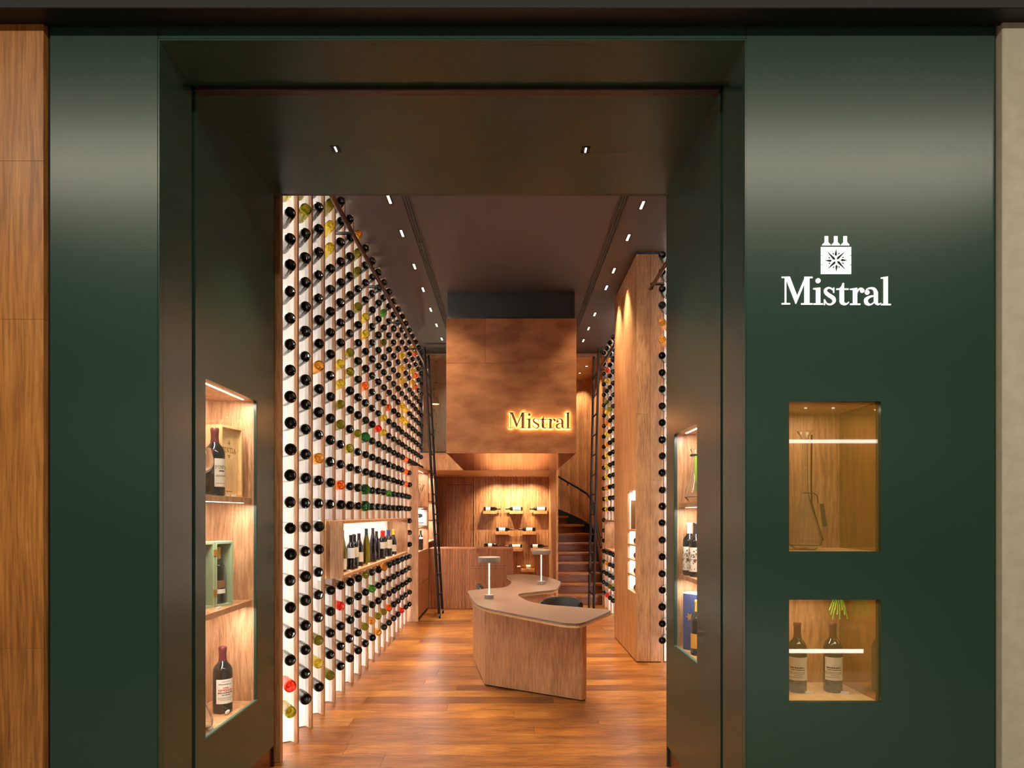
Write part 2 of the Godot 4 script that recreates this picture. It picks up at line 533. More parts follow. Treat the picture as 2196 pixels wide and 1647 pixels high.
func portal():
	var w = thing("wall_front", "dark green painted shopfront with a deep portal", "wall", Vector3.ZERO, 0, "", "structure")
	boxpart("panel", M.green_paint, w, -1.893, PX0 - 0.008, 0, 3.7, FD, FD + 0.03, 0.003)
	boxpart("panel", M.green_paint, w, PX0 - 0.008, PX1 + 0.008, PTOP + 0.008, 3.7, FD, FD + 0.03, 0.003)
	# right front with two window openings
	var xs := [PX1 + 0.008, 1.162, 1.541, 2.012]
	boxpart("panel", M.green_paint, w, xs[0], xs[1], 0, 3.7, FD, FD + 0.03)
	boxpart("panel", M.green_paint, w, xs[2], xs[3], 0, 3.7, FD, FD + 0.03)
	boxpart("panel", M.green_paint, w, xs[1], xs[2], 0, 0.773, FD, FD + 0.03)
	boxpart("panel", M.green_paint, w, xs[1], xs[2], 1.197, 1.396, FD, FD + 0.03)
	boxpart("panel", M.green_paint, w, xs[1], xs[2], 2.016, 3.7, FD, FD + 0.03)
	# thin lining edge of the portal
	boxpart("edge_trim", M.green_paint, w, PX0 - 0.006, PX0, 0, PTOP + 0.006, FD - 0.004, FD + 0.025)
	boxpart("edge_trim", M.green_paint, w, PX1, PX1 + 0.006, 0, PTOP + 0.006, FD - 0.004, FD + 0.025)
	boxpart("edge_trim", M.green_paint, w, PX0, PX1, PTOP, PTOP + 0.006, FD - 0.004, FD + 0.025)
	# body behind: closes the wall above and beside the portal
	boxpart("backing", M.groove_black, w, -7, PX0 - 0.30, 0, 4.5, FD + 0.10, FD + 0.14)
	boxpart("backing", M.groove_black, w, PX1 + 1.1, 7, 0, 4.5, FD + 0.10, FD + 0.14)
	boxpart("backing", M.groove_black, w, PX0 - 0.30, PX1 + 1.1, PTOP + 0.1, 4.5, FD + 0.10, FD + 0.14)

	# portal lining: sides with a display opening each, soffit
	var l = thing("wall_portal_left", "dark green portal side with a lit display opening", "wall", Vector3.ZERO, 0, "", "structure")
	reveal(l, PX0 - 0.02, PX0, 3.246, 3.914, 0.48, 2.197, true)
	var r = thing("wall_portal_right", "dark green portal side with a tall lit display opening", "wall", Vector3.ZERO, 0, "", "structure")
	reveal(r, PX1, PX1 + 0.02, 3.53, 4.02, 0.776, 2.02, false)
	var s = thing("ceiling_portal", "dark green portal soffit with two small downlights", "ceiling", Vector3.ZERO, 0, "", "structure")
	boxpart("soffit_panel", M.green_paint, s, PX0, PX1, PTOP, PTOP + 0.03, FD + 0.28, 3.115)
	boxpart("soffit_panel", M.green_paint, s, PX0, PX1, PTOP, PTOP + 0.03, 3.17, PD)
	boxpart("soffit_front", M.green_paint, s, PX0, PX1, PTOP, PTOP + 0.03, FD + 0.026, FD + 0.28)
	# shop side of the portal head
	boxpart("head_panel", M.ceiling_brown, s, -2.0, 2.0, PTOP, 4.3, PD - 0.03, PD)
	# shutter track and slots
	var t = thing("shutter_track", "dark brown shutter track under the portal soffit", "track")
	boxpart("track_rail", M.track_brown, t, PX0 + 0.005, PX1 - 0.005, PTOP - 0.02, PTOP + 0.03, 3.115, 3.16, 0.004)
	boxpart("track_slot", M.groove_black, t, PX0, PX1, PTOP + 0.012, PTOP + 0.03, 3.10, 3.17)
	boxpart("guide_slot", M.groove_black, t, PX0 - 0.02, PX0 - 0.012, 0, PTOP, 3.105, 3.14)
	boxpart("guide_slot", M.groove_black, t, PX1 + 0.012, PX1 + 0.02, 0, PTOP, 3.105, 3.14)
	# black steel beam over the front
	var b = thing("beam_black", "black steel beam running above the green shopfront", "beam", Vector3.ZERO, 0, "", "structure")
	boxpart("lower_flange", M.beam_black, b, -7, 7, 3.560, 3.60, 2.71, 2.812, 0.003)
	boxpart("web", M.beam_black, b, -7, 7, 3.60, 4.4, 2.71, 2.812)
	# neighbours
	var p = thing("pillar_wooden", "brown wooden pillar beside the green shopfront", "pillar", Vector3.ZERO, 0, "", "structure")
	var y0 := 0.0
	for h in [0.55, 1.0, 2.35, 3.0, 3.7]:
		boxpart("board", M.pillar_wood, p, -2.9, -1.905, y0, h - 0.0006, 2.80, 3.1, 0.0006)
		y0 = h
	boxpart("dark_joint", M.groove_black, p, -1.905, -1.893, 0, 3.7, 2.83, 3.0)
	p = thing("pillar_plaster", "grey rendered pillar beside the green shopfront", "pillar", Vector3.ZERO, 0, "", "structure")
	boxpart("render", M.plaster_grey, p, 2.022, 3.2, 0, 3.7, 2.79, 3.1, 0.004)
	boxpart("dark_joint", M.groove_black, p, 2.012, 2.022, 0, 3.7, 2.83, 3.0)
	# portal downlights
	for q in [[-0.92, 3.65], [0.4175, 3.66]]:
		downlight(V(q[0], PTOP, q[1]), 4, 0.046, 0.062, 2.5, "small downlight in the green portal soffit towards the %s" % ("bottle wall" if q[0] < 0 else "glowing sign"), "portal downlights", Vector3(0, -1, 0), 44.0)

func reveal(w, x0, x1, d0, d1, h0, h1, left):
	var m = M.green_paint
	boxpart("panel", m, w, x0, x1, 0, PTOP, FD + 0.028, 3.105)
	boxpart("panel", m, w, x0, x1, 0.13, PTOP, 3.14, d0)
	boxpart("panel", m, w, x0, x1, 0.13, PTOP, d1, PD)
	boxpart("panel", m, w, x0, x1, h1, PTOP, d0, d1)
	boxpart("panel", m, w, x0, x1, 0.13, h0, d0, d1)
	var k: float = -0.012 if left else 0.012
	boxpart("kick_plate", M.kick_bronze, w, x0 + k, x1 + k, 0, 0.122, 3.14, PD)
	# end board towards the shop
	boxpart("end_panel", M.green_paint if not left else M.metal_bronze, w, x0 - 0.9 if left else x0, x1 if left else x1 + 0.9, 0, 4.3, PD, PD + 0.02)

# ---------------------------------------------------------------- shop shell
const WX := -1.420
const RX := 1.60

func shell():
	var c = thing("ceiling_shop", "dark brown painted shop ceiling with slot diffusers", "ceiling", Vector3.ZERO, 0, "", "structure")
	boxpart("slab", M.ceiling_brown, c, -2.2, 2.2, 4.3, 4.4, PD - 0.03, 11.72)
	var w = thing("wall_left", "outer wall behind the lit bottle display with the niche", "wall", Vector3.ZERO, 0, "", "structure")
	boxpart("backing", M.veneer, w, -2.0, -1.9, 0, 4.3, PD, 14.2)
	w = thing("wall_right", "outer wall behind the bottle display by the pillar", "wall", Vector3.ZERO, 0, "", "structure")
	boxpart("backing", M.veneer, w, 2.06, 2.16, 0, 4.3, PD, 14.2)
	w = thing("wall_rear", "veneered wall closing the upper floor behind the copper volume", "wall", Vector3.ZERO, 0, "", "structure")
	boxpart("backing", M.veneer_red, w, -2.2, 2.2, 2.5, 4.4, 14.1, 14.2)
	boxpart("backing", M.veneer_red, w, -2.2, 2.2, -0.05, 2.6, 14.1, 14.2)
	c = thing("ceiling_upper", "veneered ceiling over the upper floor and stair", "ceiling", Vector3.ZERO, 0, "", "structure")
	boxpart("slab", M.veneer, c, -2.2, 2.2, 4.22, 4.4, 11.73, 14.2)
	boxpart("edge_board", M.veneer, c, -2.2, 2.2, 4.22, 4.299, 11.66, 11.73)

func floor_boards():
	var f = thing("floor", "glossy golden brown plank floor of the shop", "floor", Vector3.ZERO, 0, "", "structure")
	boxpart("subfloor", M.groove_black, f, -2.2, 2.2, -0.08, -0.02, 2.6, 14.2)
	var rng := RandomNumberGenerator.new()
	rng.seed = 11
	var d := 2.8
	while d < 13.6:
		var x := -1.95
		var first := rng.randf_range(0.5, 2.2)
		while x < 1.95:
			var x1: float = minf(1.95, x + first)
			if 1.95 - x1 < 0.35:
				x1 = 1.95
			var at := Vector3((x + x1) / 2.0, -0.01 - rng.randf_range(0.0, 0.0008), -(d + 0.1))
			var st := new_st()
			bxt(st, Transform3D(), Vector3(x1 - x - 0.0016, 0.02, 0.1986), 0.0008)
			part("plank", st, M["floor_board_%d" % rng.randi_range(0, 7)], f, at)
			x = x1
			first = rng.randf_range(1.2, 2.8)
		d += 0.2

# ---------------------------------------------------------------- bottles
# profile of a wine bottle; the base faces down at y = 0
func bottle_profile(kind) -> Array:
	var p := []
	match kind:
		"bordeaux":
			p = [[0, 0.022], [0.010, 0.020], [0.020, 0.010], [0.027, 0.001], [0.032, 0.0], [0.0365, 0.004], [0.0375, 0.012], [0.0375, 0.186], [0.0365, 0.200], [0.030, 0.216], [0.020, 0.229], [0.0150, 0.240], [0.0140, 0.250], [0.0138, 0.286], [0.0152, 0.288], [0.0152, 0.299], [0.0135, 0.302], [0, 0.302]]
		"burgundy":
			p = [[0, 0.022], [0.012, 0.020], [0.022, 0.010], [0.029, 0.001], [0.034, 0.0], [0.039, 0.004], [0.0400, 0.014], [0.0400, 0.140], [0.0385, 0.165], [0.033, 0.190], [0.025, 0.214], [0.0180, 0.236], [0.0150, 0.255], [0.0140, 0.286], [0.0152, 0.288], [0.0152, 0.299], [0.0135, 0.302], [0, 0.302]]
		"magnum":
			for q in bottle_profile("bordeaux"):
				p.append([q.x * 1.36, q.y * 1.17])
		"hock":
			p = [[0, 0.012], [0.020, 0.006], [0.030, 0.0], [0.0355, 0.003], [0.037, 0.012], [0.037, 0.150], [0.035, 0.180], [0.028, 0.225], [0.020, 0.262], [0.0150, 0.290], [0.0138, 0.330], [0.0150, 0.332], [0.0150, 0.343], [0, 0.345]]
	var o := []
	for q in p:
		o.append(Vector2(q[0], q[1]))
	return o

func bottle_mesh(kind, segs := 20) -> ArrayMesh:
	var key = "mesh_%s_%d" % [kind, segs]
	if not T.has(key):
		var st := new_st()
		lathe(st, bottle_profile(kind), segs)
		T[key] = done(st)
	return T[key]

func radius_at(kind, y) -> float:
	var p := bottle_profile(kind)
	for i in range(4, p.size() - 1):
		if p[i].y <= y and p[i + 1].y >= y and p[i + 1].y > p[i].y:
			return lerpf(p[i].x, p[i + 1].x, (y - p[i].y) / (p[i + 1].y - p[i].y))
	return p[7].x

# a shown bottle: glass, capsule, label (> print)
func shown_bottle(called, label, at: Vector3, kind, glass, capsule, paper, lo, hi, face, group = "", half = 1.15, lying = Basis(), print_style = ""):
	var o = thing(called, label, "bottle", at, 0.0, group)
	o.basis = lying
	mi("glass", bottle_mesh(kind, 24), M[glass], o)
	var prof := bottle_profile(kind)
	var top: float = prof[prof.size() - 1].y
	if capsule != "":
		var c0: float = top - (0.062 if kind != "magnum" else 0.075)
		var ys := []
		var st := new_st()
		ys.append(Vector2(0, c0 - 0.001))
		for k in 4:
			var y: float = lerpf(c0, top - 0.016, k / 3.0)
			ys.append(Vector2(radius_at(kind, y) + 0.0007, y))
		for q in prof.slice(prof.size() - 4):
			ys.append(Vector2(q.x + 0.0007 if q.x > 0 else 0.0, q.y + 0.0006))
		lathe(st, ys, 20)
		part("capsule", st, M[capsule], o)
	if paper != "":
		var r: float = radius_at(kind, (lo + hi) / 2.0) + 0.0006
		var st := new_st()
		lathe(st, [Vector2(r, lo), Vector2(r, hi)], 14, Transform3D(), 1, face - half, face + half)
		var lb = part("label_paper", st, M[paper], o)
		if print_style != "":
			label_print(lb, print_style, r + 0.0005, lo, hi, face, half)
	return o

# printed marks on a round label: bars that follow the curve
func label_print(lb, style, r, lo, hi, face, half):
	var st := new_st()
	var st2 := new_st()
	var h: float = hi - lo
	var rows := []
	match style:
		"lines":
			rows = [[0.52, 0.06, 0.10, 0.75, 0], [0.44, 0.035, 0.15, 0.8, 0], [0.34, 0.022, 0.0, 0.8, 0], [0.28, 0.022, 0.0, 0.8, 0], [0.20, 0.022, 0.3, 0.7, 0], [0.12, 0.02, 0.0, 0.7, 0]]
		"castle":
			rows = [[0.90, 0.02, 0.3, 0.7, 0], [0.78, 0.03, 0.15, 0.8, 0], [0.62, 0.06, 0.35, 0.62, 1], [0.54, 0.05, 0.12, 0.86, 1], [0.49, 0.03, 0.12, 0.3, 1], [0.49, 0.03, 0.4, 0.86, 1], [0.42, 0.045, 0.1, 0.9, 0], [0.34, 0.035, 0.3, 0.75, 0], [0.24, 0.015, 0.1, 0.9, 0], [0.19, 0.015, 0.1, 0.9, 0], [0.13, 0.015, 0.2, 0.8, 0]]
		"picture":
			rows = [[0.50, 0.02, 0.0, 1.0, 0]]
		"short":
			rows = [[0.6, 0.12, 0.2, 0.8, 0], [0.3, 0.06, 0.3, 0.7, 0]]
	var letters := RandomNumberGenerator.new()
	letters.seed = 5
	for q in rows:
		var a: float = face + half - 2.0 * half * q[2]
		var b: float = face + half - 2.0 * half * q[3]
		var y0: float = lo + h * q[0]
		# broken into word-like runs
		var u := a
		while u > b:
			var v: float = maxf(b, u - letters.randf_range(0.05, 0.16) * half)
			lathe(st2 if q[4] == 1 else st, [Vector2(r, y0), Vector2(r, y0 + h * q[1])], 2, Transform3D(), 1, v, u)
			u = v - 0.035 * half
	if style == "picture":
		for n in 46:
			var a: float = face + letters.randf_range(-0.9, 0.9) * half
			var y: float = lo + h * letters.randf_range(0.06, 0.92)
			var wd: float = letters.randf_range(0.04, 0.13)
			var hg: float = h * letters.randf_range(0.02, 0.07)
			for k in 3:
				lathe(st2 if n % 3 else st, [Vector2(r, y + hg * (k - 1) * 0.6), Vector2(r, y + hg * (k - 1) * 0.6 + hg * 0.6)], 2, Transform3D(), 1, a - wd * [0.6, 1.0, 0.7][k], a + wd * [0.7, 1.0, 0.5][k])
	part("print", st, M.ink, lb)
	if style in ["castle", "picture"]:
		part("print_emblem", st2, M.ink_red if style == "castle" else M.ink_brown, lb)

func letters_on_curve(parent, text, r, y, size, face, step, m):
	var font := SystemFont.new()
	font.font_names = PackedStringArray(["Droid Serif"])
	for i in text.length():
		var tm := TextMesh.new()
		tm.font = font
		tm.text = text[i]
		tm.font_size = 32
		tm.pixel_size = size / 24.0
		tm.depth = 0.0006
		var a: float = face + step * ((text.length() - 1) / 2.0 - i)
		var o = mi("letter", tm, m, parent)
		var n := Vector3(cos(a), 0, sin(a))
		o.transform = Transform3D(Basis(Vector3.UP.cross(n), Vector3.UP, n), n * r + Vector3(0, y, 0))

# ---------------------------------------------------------------- the lit walls of bottles
const PITCH := 0.331
const D0 := 4.612          # depth of the first slat
const ROW0 := 0.28
const ROW := 0.1687
const LEAN := 0.5585       # bottles point 32 degrees off the depth axis

# wall layout on side s (-1 left, +1 right): slat plane at x = s * |wx|
func wall_point(s, out, d) -> Vector3:
	return V(s * out, 0, d)

func slat_bay(w, s, wx, dk, y0, y1, led):
	# slat in front, angled pale panel behind it, back board and the strip of light behind the previous slat
	var x0: float = s * (wx + 0.024)
	var x1: float = s * wx
	boxpart("slat", M.slat_wood, w, x0, x1, y0, y1, dk, dk + 0.032, 0.002)
	var st := new_st()
	var a := Vector2(s * (wx + 0.045), dk + 0.055)
	var b := a + Vector2(s * 0.848, -0.53) * 0.30
	plan(st, [a, b, b + Vector2(s * 0.006, 0.01), a + Vector2(s * 0.006, 0.01)], y0 + 0.005, y1 - 0.004)
	part("back_panel", st, M.pale_panel, w)
	st = new_st()
	var c := Vector2(s * (wx + 0.03), dk + 0.034 - PITCH)
	plan(st, [b, c, c + Vector2(s * 0.008, -0.006), b + Vector2(s * 0.012, -0.006)], y0 + 0.005, y1 - 0.004)
	part("side_panel", st, M.pale_panel, w)
	if led:
		var lx: float = s * (wx + 0.026)
		var ld: float = dk - PITCH + 0.045
		boxpart("led_strip", M.led_strip, w, lx, lx + s * 0.004, y0 + 0.02, y1 - 0.02, ld - 0.005, ld + 0.005)
		area("wall_strip_light", V(lx + s * 0.006, (y0 + y1) / 2.0, ld), Vector3(s, 0, -0.25), 0.012, y1 - y0 - 0.04, E_WALL * (y1 - y0) / 4.2, STRIP, Vector3.UP, w)

var peg_spots := []

func ordinal(n: int) -> String:
	var small := ["first", "second", "third", "fourth", "fifth", "sixth", "seventh", "eighth", "ninth", "tenth", "eleventh", "twelfth", "thirteenth", "fourteenth", "fifteenth", "sixteenth", "seventeenth", "eighteenth", "nineteenth", "twentieth"]
	return small[n] if n < 20 else "twenty-" + small[n - 20]

func colour_word(k: String) -> String:
	return {"magnum": "large green", "yellow": "bright yellow", "green": "light green"}.get(k, k)

func peg(kind, s, dx, dk, row, label, group, called = "wine_bottle"):
	# base towards the entrance, neck in the panel
	var base := V(s * (dx), ROW0 + ROW * row, dk - 0.242)
	var lean: float = LEAN if s < 0.0 else 0.37
	var away := Vector3(s * sin(lean), 0, -cos(lean))
	var x := Vector3.UP.cross(away).normalized()
	peg_spots.append({"kind": kind, "t": Transform3D(Basis(x, away, x.cross(away)), base), "label": label, "group": group, "called": called, "dist": base.distance_to(Vector3(0, EYE, 0))})

func bottle_walls():
	var w = thing("wall_bottle_display", "backlit wooden slat wall with bottle pegs and a display niche", "wall", Vector3.ZERO, 0, "", "structure")
	# first board beside the portal
	boxpart("slat", M.slat_wood, w, WX - 0.05, WX, 0, 4.3, D0 - PITCH - 0.02, D0 - PITCH + 0.03, 0.002)
	for c in 17:
		if c >= 3 and c <= 13:
			slat_bay(w, -1.0, -WX, D0 + PITCH * c, 0, 1.039, true)
			slat_bay(w, -1.0, -WX, D0 + PITCH * c, 1.501, 4.298, true)
		else:
			slat_bay(w, -1.0, -WX, D0 + PITCH * c, 0, 4.298, true)
	for c in range(17, 21):
		slat_bay(w, -1.0, -WX, D0 + PITCH * c, 2.25, 4.298, true)
	boxpart("slat", M.slat_wood, w, WX - 0.4, WX + 0.02, 2.25, 4.3, D0 + PITCH * 20 + 0.04, D0 + PITCH * 20 + 0.09)
	var odd := {
		"olive": [[0, 20], [1, 21], [1, 20], [3, 22], [6, 22], [6, 21], [6, 19], [5, 16], [10, 19], [4, 13], [4, 12], [5, 15], [5, 11], [6, 12], [0, 0], [2, 2], [3, 0], [7, 4], [7, 1], [9, 1], [10, 1]],
		"yellow": [[3, 21], [3, 20], [7, 19], [7, 18], [4, 15], [4, 14], [10, 14], [10, 13], [14, 15], [14, 16], [14, 18], [14, 19], [14, 20], [15, 15], [15, 16], [2, 1], [17, 19], [17, 20], [17, 22]],
		"amber": [[6, 23], [2, 14], [2, 10], [10, 4], [8, 1], [9, 0]],
		"orange": [[4, 9], [7, 15], [11, 15], [15, 10], [15, 11], [15, 12], [15, 6], [11, 1], [18, 19], [18, 20], [18, 22]],
		"red": [[9, 13], [0, 1], [4, 3], [14, 0]],
		"green": [[10, 21], [11, 9], [8, 3]],
		"magnum": [[7, 8], [7, 9], [7, 12]],
	}
	var pick := {}
	for k in odd:
		for q in odd[k]:
			pick[q[0] * 100 + q[1]] = k
	for c in 21:
		for r in 24:
			if c >= 17 and r < 12: continue
			if c >= 3 and c <= 13 and r >= 5 and r <= 7: continue
			var k: String = pick.get(c * 100 + r, "dark")
			peg(k, -1.0, 1.391, D0 + PITCH * c, r, "%s wine bottle %s from the floor in the %s slat bay from the portal" % [colour_word(k), ordinal(r), ordinal(c)], k + " bottles pegged on the niche wall")
	# right side: two bays before the pillar, four behind it
	w = thing("wall_bottle_display_by_stair", "backlit wooden slat wall with bottle pegs either side of the pillar", "wall", Vector3.ZERO, 0, "", "structure")
	for c in 2:
		slat_bay(w, 1.0, RX, 7.135 - PITCH * c, 0, 4.298, true)
	boxpart("closing_board", M.veneer, w, RX, RX + 0.03, 0, 4.298, PD + 0.03, 7.135 - PITCH * 2)
	for c in 6:
		if c >= 1 and c <= 4:
			slat_bay(w, 1.0, RX, 11.30 - PITCH * c, 0, 0.989, true)
			slat_bay(w, 1.0, RX, 11.30 - PITCH * c, 1.461, 4.298, true)
		else:
			slat_bay(w, 1.0, RX, 11.30 - PITCH * c, 0, 4.298, true)
	boxpart("slat", M.slat_wood, w, RX - 0.02, RX + 0.4, 0, 4.3, 11.36, 11.40)
	for c in 2:
		for r in 24:
			var k: String = "amber" if c == 0 and r in [18, 19] else "dark"
			peg(k, 1.0, 1.554, 7.115 - PITCH * c, r, "%s wine bottle %s from the floor in the %s slat bay before the pillar" % [k, ordinal(r), ordinal(c)], k + " bottles pegged before the pillar")
	var far := {1: {0: "red", 1: "dark", 3: "amber", 8: "yellow", 9: "yellow", 10: "amber", 11: "yellow", 12: "yellow", 13: "yellow", 14: "amber", 15: "yellow", 16: "amber", 17: "yellow", 18: "olive", 19: "dark", 20: "yellow", 21: "red", 22: "amber"}, 2: {1: "olive", 17: "olive", 12: "dark"}}
	for c in 4:
		for r in 24:
			if c > 0 and r in [5, 6, 7]: continue
			var k: String = far.get(c, {}).get(r, "dark")
			peg(k, 1.0, 1.554, 11.29 - PITCH * c, r, "%s wine bottle %s from the floor in the %s slat bay from the stair" % [k, ordinal(r), ordinal(c)], k + " bottles pegged beside the staircase")
	place_pegs()

func place_pegs():
	# the 300 dark bottles that show largest are single things, farther ones one mass
	peg_spots.sort_custom(func(a, b): return a.dist < b.dist)
	var protos := {}
	var dark := 0
	var rest := []
	var rng := RandomNumberGenerator.new()
	rng.seed = 4
	for p in peg_spots:
		var t: Transform3D = p.t
		# small irregularities of hand-placed bottles
		t.origin += t.basis.y * rng.randf_range(-0.012, 0.008) + Vector3(0, rng.randf_range(-0.003, 0.003), 0)
		t.basis = t.basis * Basis(Vector3.UP, rng.randf_range(0, TAU))
		var kind: String = "bordeaux" if rng.randf() < 0.7 else "burgundy"
		if p.kind == "magnum": kind = "magnum"
		if p.kind == "dark":
			var hidden: bool = t.origin.y > 0.0 and (t.origin.y - EYE) / -t.origin.z > (PTOP - EYE) / PD + 0.012 or t.origin.x / -t.origin.z > PX1 / PD + 0.01
			if hidden or dark >= 300:
				rest.append(t)
				continue
			dark += 1
		var key: String = p.kind + kind
		var o: MeshInstance3D
		if protos.has(key):
			o = protos[key].duplicate()
		else:
			o = MeshInstance3D.new()
			o.mesh = bottle_mesh(kind, 20)
			o.material_override = M["bottle_" + p.kind]
			protos[key] = o
		o.name = numbered(p.called)
		tag(o, p.label, "bottle", p.group)
		o.transform = t
		add_child(o)
	var mm := MultiMesh.new()
	mm.transform_format = MultiMesh.TRANSFORM_3D
	mm.mesh = bottle_mesh("bordeaux", 14)
	mm.instance_count = rest.size()
	for i in rest.size():
		mm.set_instance_transform(i, rest[i])
	var o := MultiMeshInstance3D.new()
	o.name = "distant_wine_bottles"
	o.multimesh = mm
	o.material_override = M.bottle_dark
	tag(o, "mass of small dark bottles at the far end of the lit walls", "bottles", "", "stuff")
	add_child(o)

# ---------------------------------------------------------------- ceiling fittings
func downlight(at: Vector3, cells: int, wide: float, long: float, e: float, label: String, group: String, aim: Vector3, angle: float):
	var o = thing("ceiling_downlight", label, "downlight", at, 0, group)
	var st := new_st()
	var b := 0.006
	bx(st, -wide / 2, wide / 2, -0.003, 0.004, -long / 2, -long / 2 + b)
	bx(st, -wide / 2, wide / 2, -0.003, 0.004, long / 2 - b, long / 2)
	bx(st, -wide / 2, -wide / 2 + b, -0.003, 0.004, -long / 2 + b, long / 2 - b)
	bx(st, wide / 2 - b, wide / 2, -0.003, 0.004, -long / 2 + b, long / 2 - b)
	part("frame", st, M.metal_black, o)
	st = new_st()
	bx(st, -wide / 2 + b, wide / 2 - b, -0.0005, 0.001, -long / 2 + b, long / 2 - b)
	part("recess", st, M.groove_black, o)
	var run: float = (long - 2 * b) / cells
	st = new_st()
	lathe(st, [Vector2(0, -0.006), Vector2(run * 0.36, -0.004), Vector2(run * 0.42, 0.0), Vector2(0, 0.0)], 10)
	var lens := done(st)
	for i in cells:
		mi("led_lens", lens, M.led_white, o, Vector3(0, -0.001, -long / 2 + b + run * (i + 0.5)))
	spot("downlight_beam", Vector3(0, -0.03, 0), aim, e, angle, WARM, 0.03, o)

func ceiling_fittings():
	var n := 0
	for d in [5.96, 6.68, 7.57, 8.35, 9.17, 9.92, 10.7]:
		n += 1
		downlight(V(-1.035, 4.3, d), 5, 0.045, 0.17, E_SPOT, "slim ceiling downlight, %s from the portal on the bottle niche side" % ordinal(n - 1), "ceiling downlights on the niche side", Vector3(0.28, -1, 0), 42.0)
	n = 0
	for d in [6.07, 6.78, 7.7, 8.28, 9.38, 10.1, 10.8]:
		n += 1
		downlight(V(1.195, 4.3, d), 5, 0.045, 0.17, E_SPOT, "slim ceiling downlight, %s from the portal on the pillar side" % ordinal(n - 1), "ceiling downlights on the pillar side", Vector3(-0.1 if d > 7.2 and d < 8.6 else -0.3, -1, 0), 42.0)
	for x in [-0.885, 1.01]:
		var o = thing("slot_diffuser", "long black linear air diffuser in the ceiling on the %s side" % ("niche" if x < 0 else "pillar"), "diffuser", V(x, 4.3, 8.4))
		var st := new_st()
		bx(st, -0.042, 0.042, -0.002, 0.001, -3.1, 3.1)
		part("dark_slot", st, M.groove_black, o)
		for k in 4:
			st = new_st()
			bx(st, -0.042 + k * 0.0253, -0.042 + k * 0.0253 + 0.008, -0.007, -0.002, -3.1, 3.1)
			part("louver_bar", st, M.ceiling_brown, o)
		st = new_st()
		for k in 60:
			bx(st, -0.04, 0.04, -0.005, -0.002, -3.05 + k * 0.103, -3.046 + k * 0.103)
		tag(part("cross_vanes", st, M.ceiling_brown, o), "", "", "", "stuff")

# ---------------------------------------------------------------- copper volume hanging from the ceiling
const CX0 := -0.726
const CX1 := 0.808
const CD := 8.05

func copper_box():
	var o = thing("copper_volume", "patinated copper-clad box hanging from the ceiling over the desk", "canopy", V(0.041, 2.27, CD))
	var w := CX1 - CX0
	var sheets := [[0.0, 1.0, 0.0, 1.06], [0.0, 0.30, 1.062, 1.59], [0.3015, 1.0, 1.062, 1.59]]
	for s in sheets:
		var st := new_st()
		bx(st, -w / 2 + w * s[0], -w / 2 + w * s[1], s[2], s[3], 0, 0.012, 0.002)
		part("copper_sheet", st, M.copper, o)
	for sx in [-1.0, 1.0]:
		var st := new_st()
		bx(st, sx * (w / 2 - 0.01), sx * w / 2, 0.002, 1.59, 0.012, 3.12, 0.002)
		part("side_sheet", st, M.copper, o)
	var st := new_st()
	for k in 3:
		st = new_st()
		bx(st, -w / 2 + 0.01, w / 2 - 0.01, 0.0, 0.012, 0.013 + k * 1.035, 0.011 + (k + 1) * 1.035, 0.001)
		part("underside_sheet", st, M.copper_polished, o)
	st = new_st()
	bx(st, -w / 2 + 0.01, w / 2 - 0.01, 1.575, 1.588, 0.012, 3.12)
	part("top_sheet", st, M.copper, o)
	var p = thing("plenum_box", "matt black bulkhead between the copper box and the ceiling", "bulkhead", V(0.041, 3.8605, CD + 0.4))
	st = new_st()
	bx(st, -w / 2 - 0.02, w / 2 + 0.02, 0, 0.439, 0, 2.8)
	part("casing", st, M.beam_black, p)

# ---------------------------------------------------------------- rear alcove under the upper floor
func reeds(called, m, parent, x0, x1, y0, y1, d, pitch = 0.027):
	# many narrow strips with real gaps, joined
	var sts := [new_st(), new_st(), new_st()]
	var x: float = x0
	var i := 0
	while x < x1 - 0.002:
		bx(sts[(i * 7 + i / 3) % 3], x, minf(x + pitch - 0.004, x1), y0, y1, d, d + 0.012)
		x += pitch
		i += 1
	for k in 3:
		tag(part(called, sts[k], M["%s_reed_%d" % [m.resource_name, k]], parent), "", "", "", "stuff")

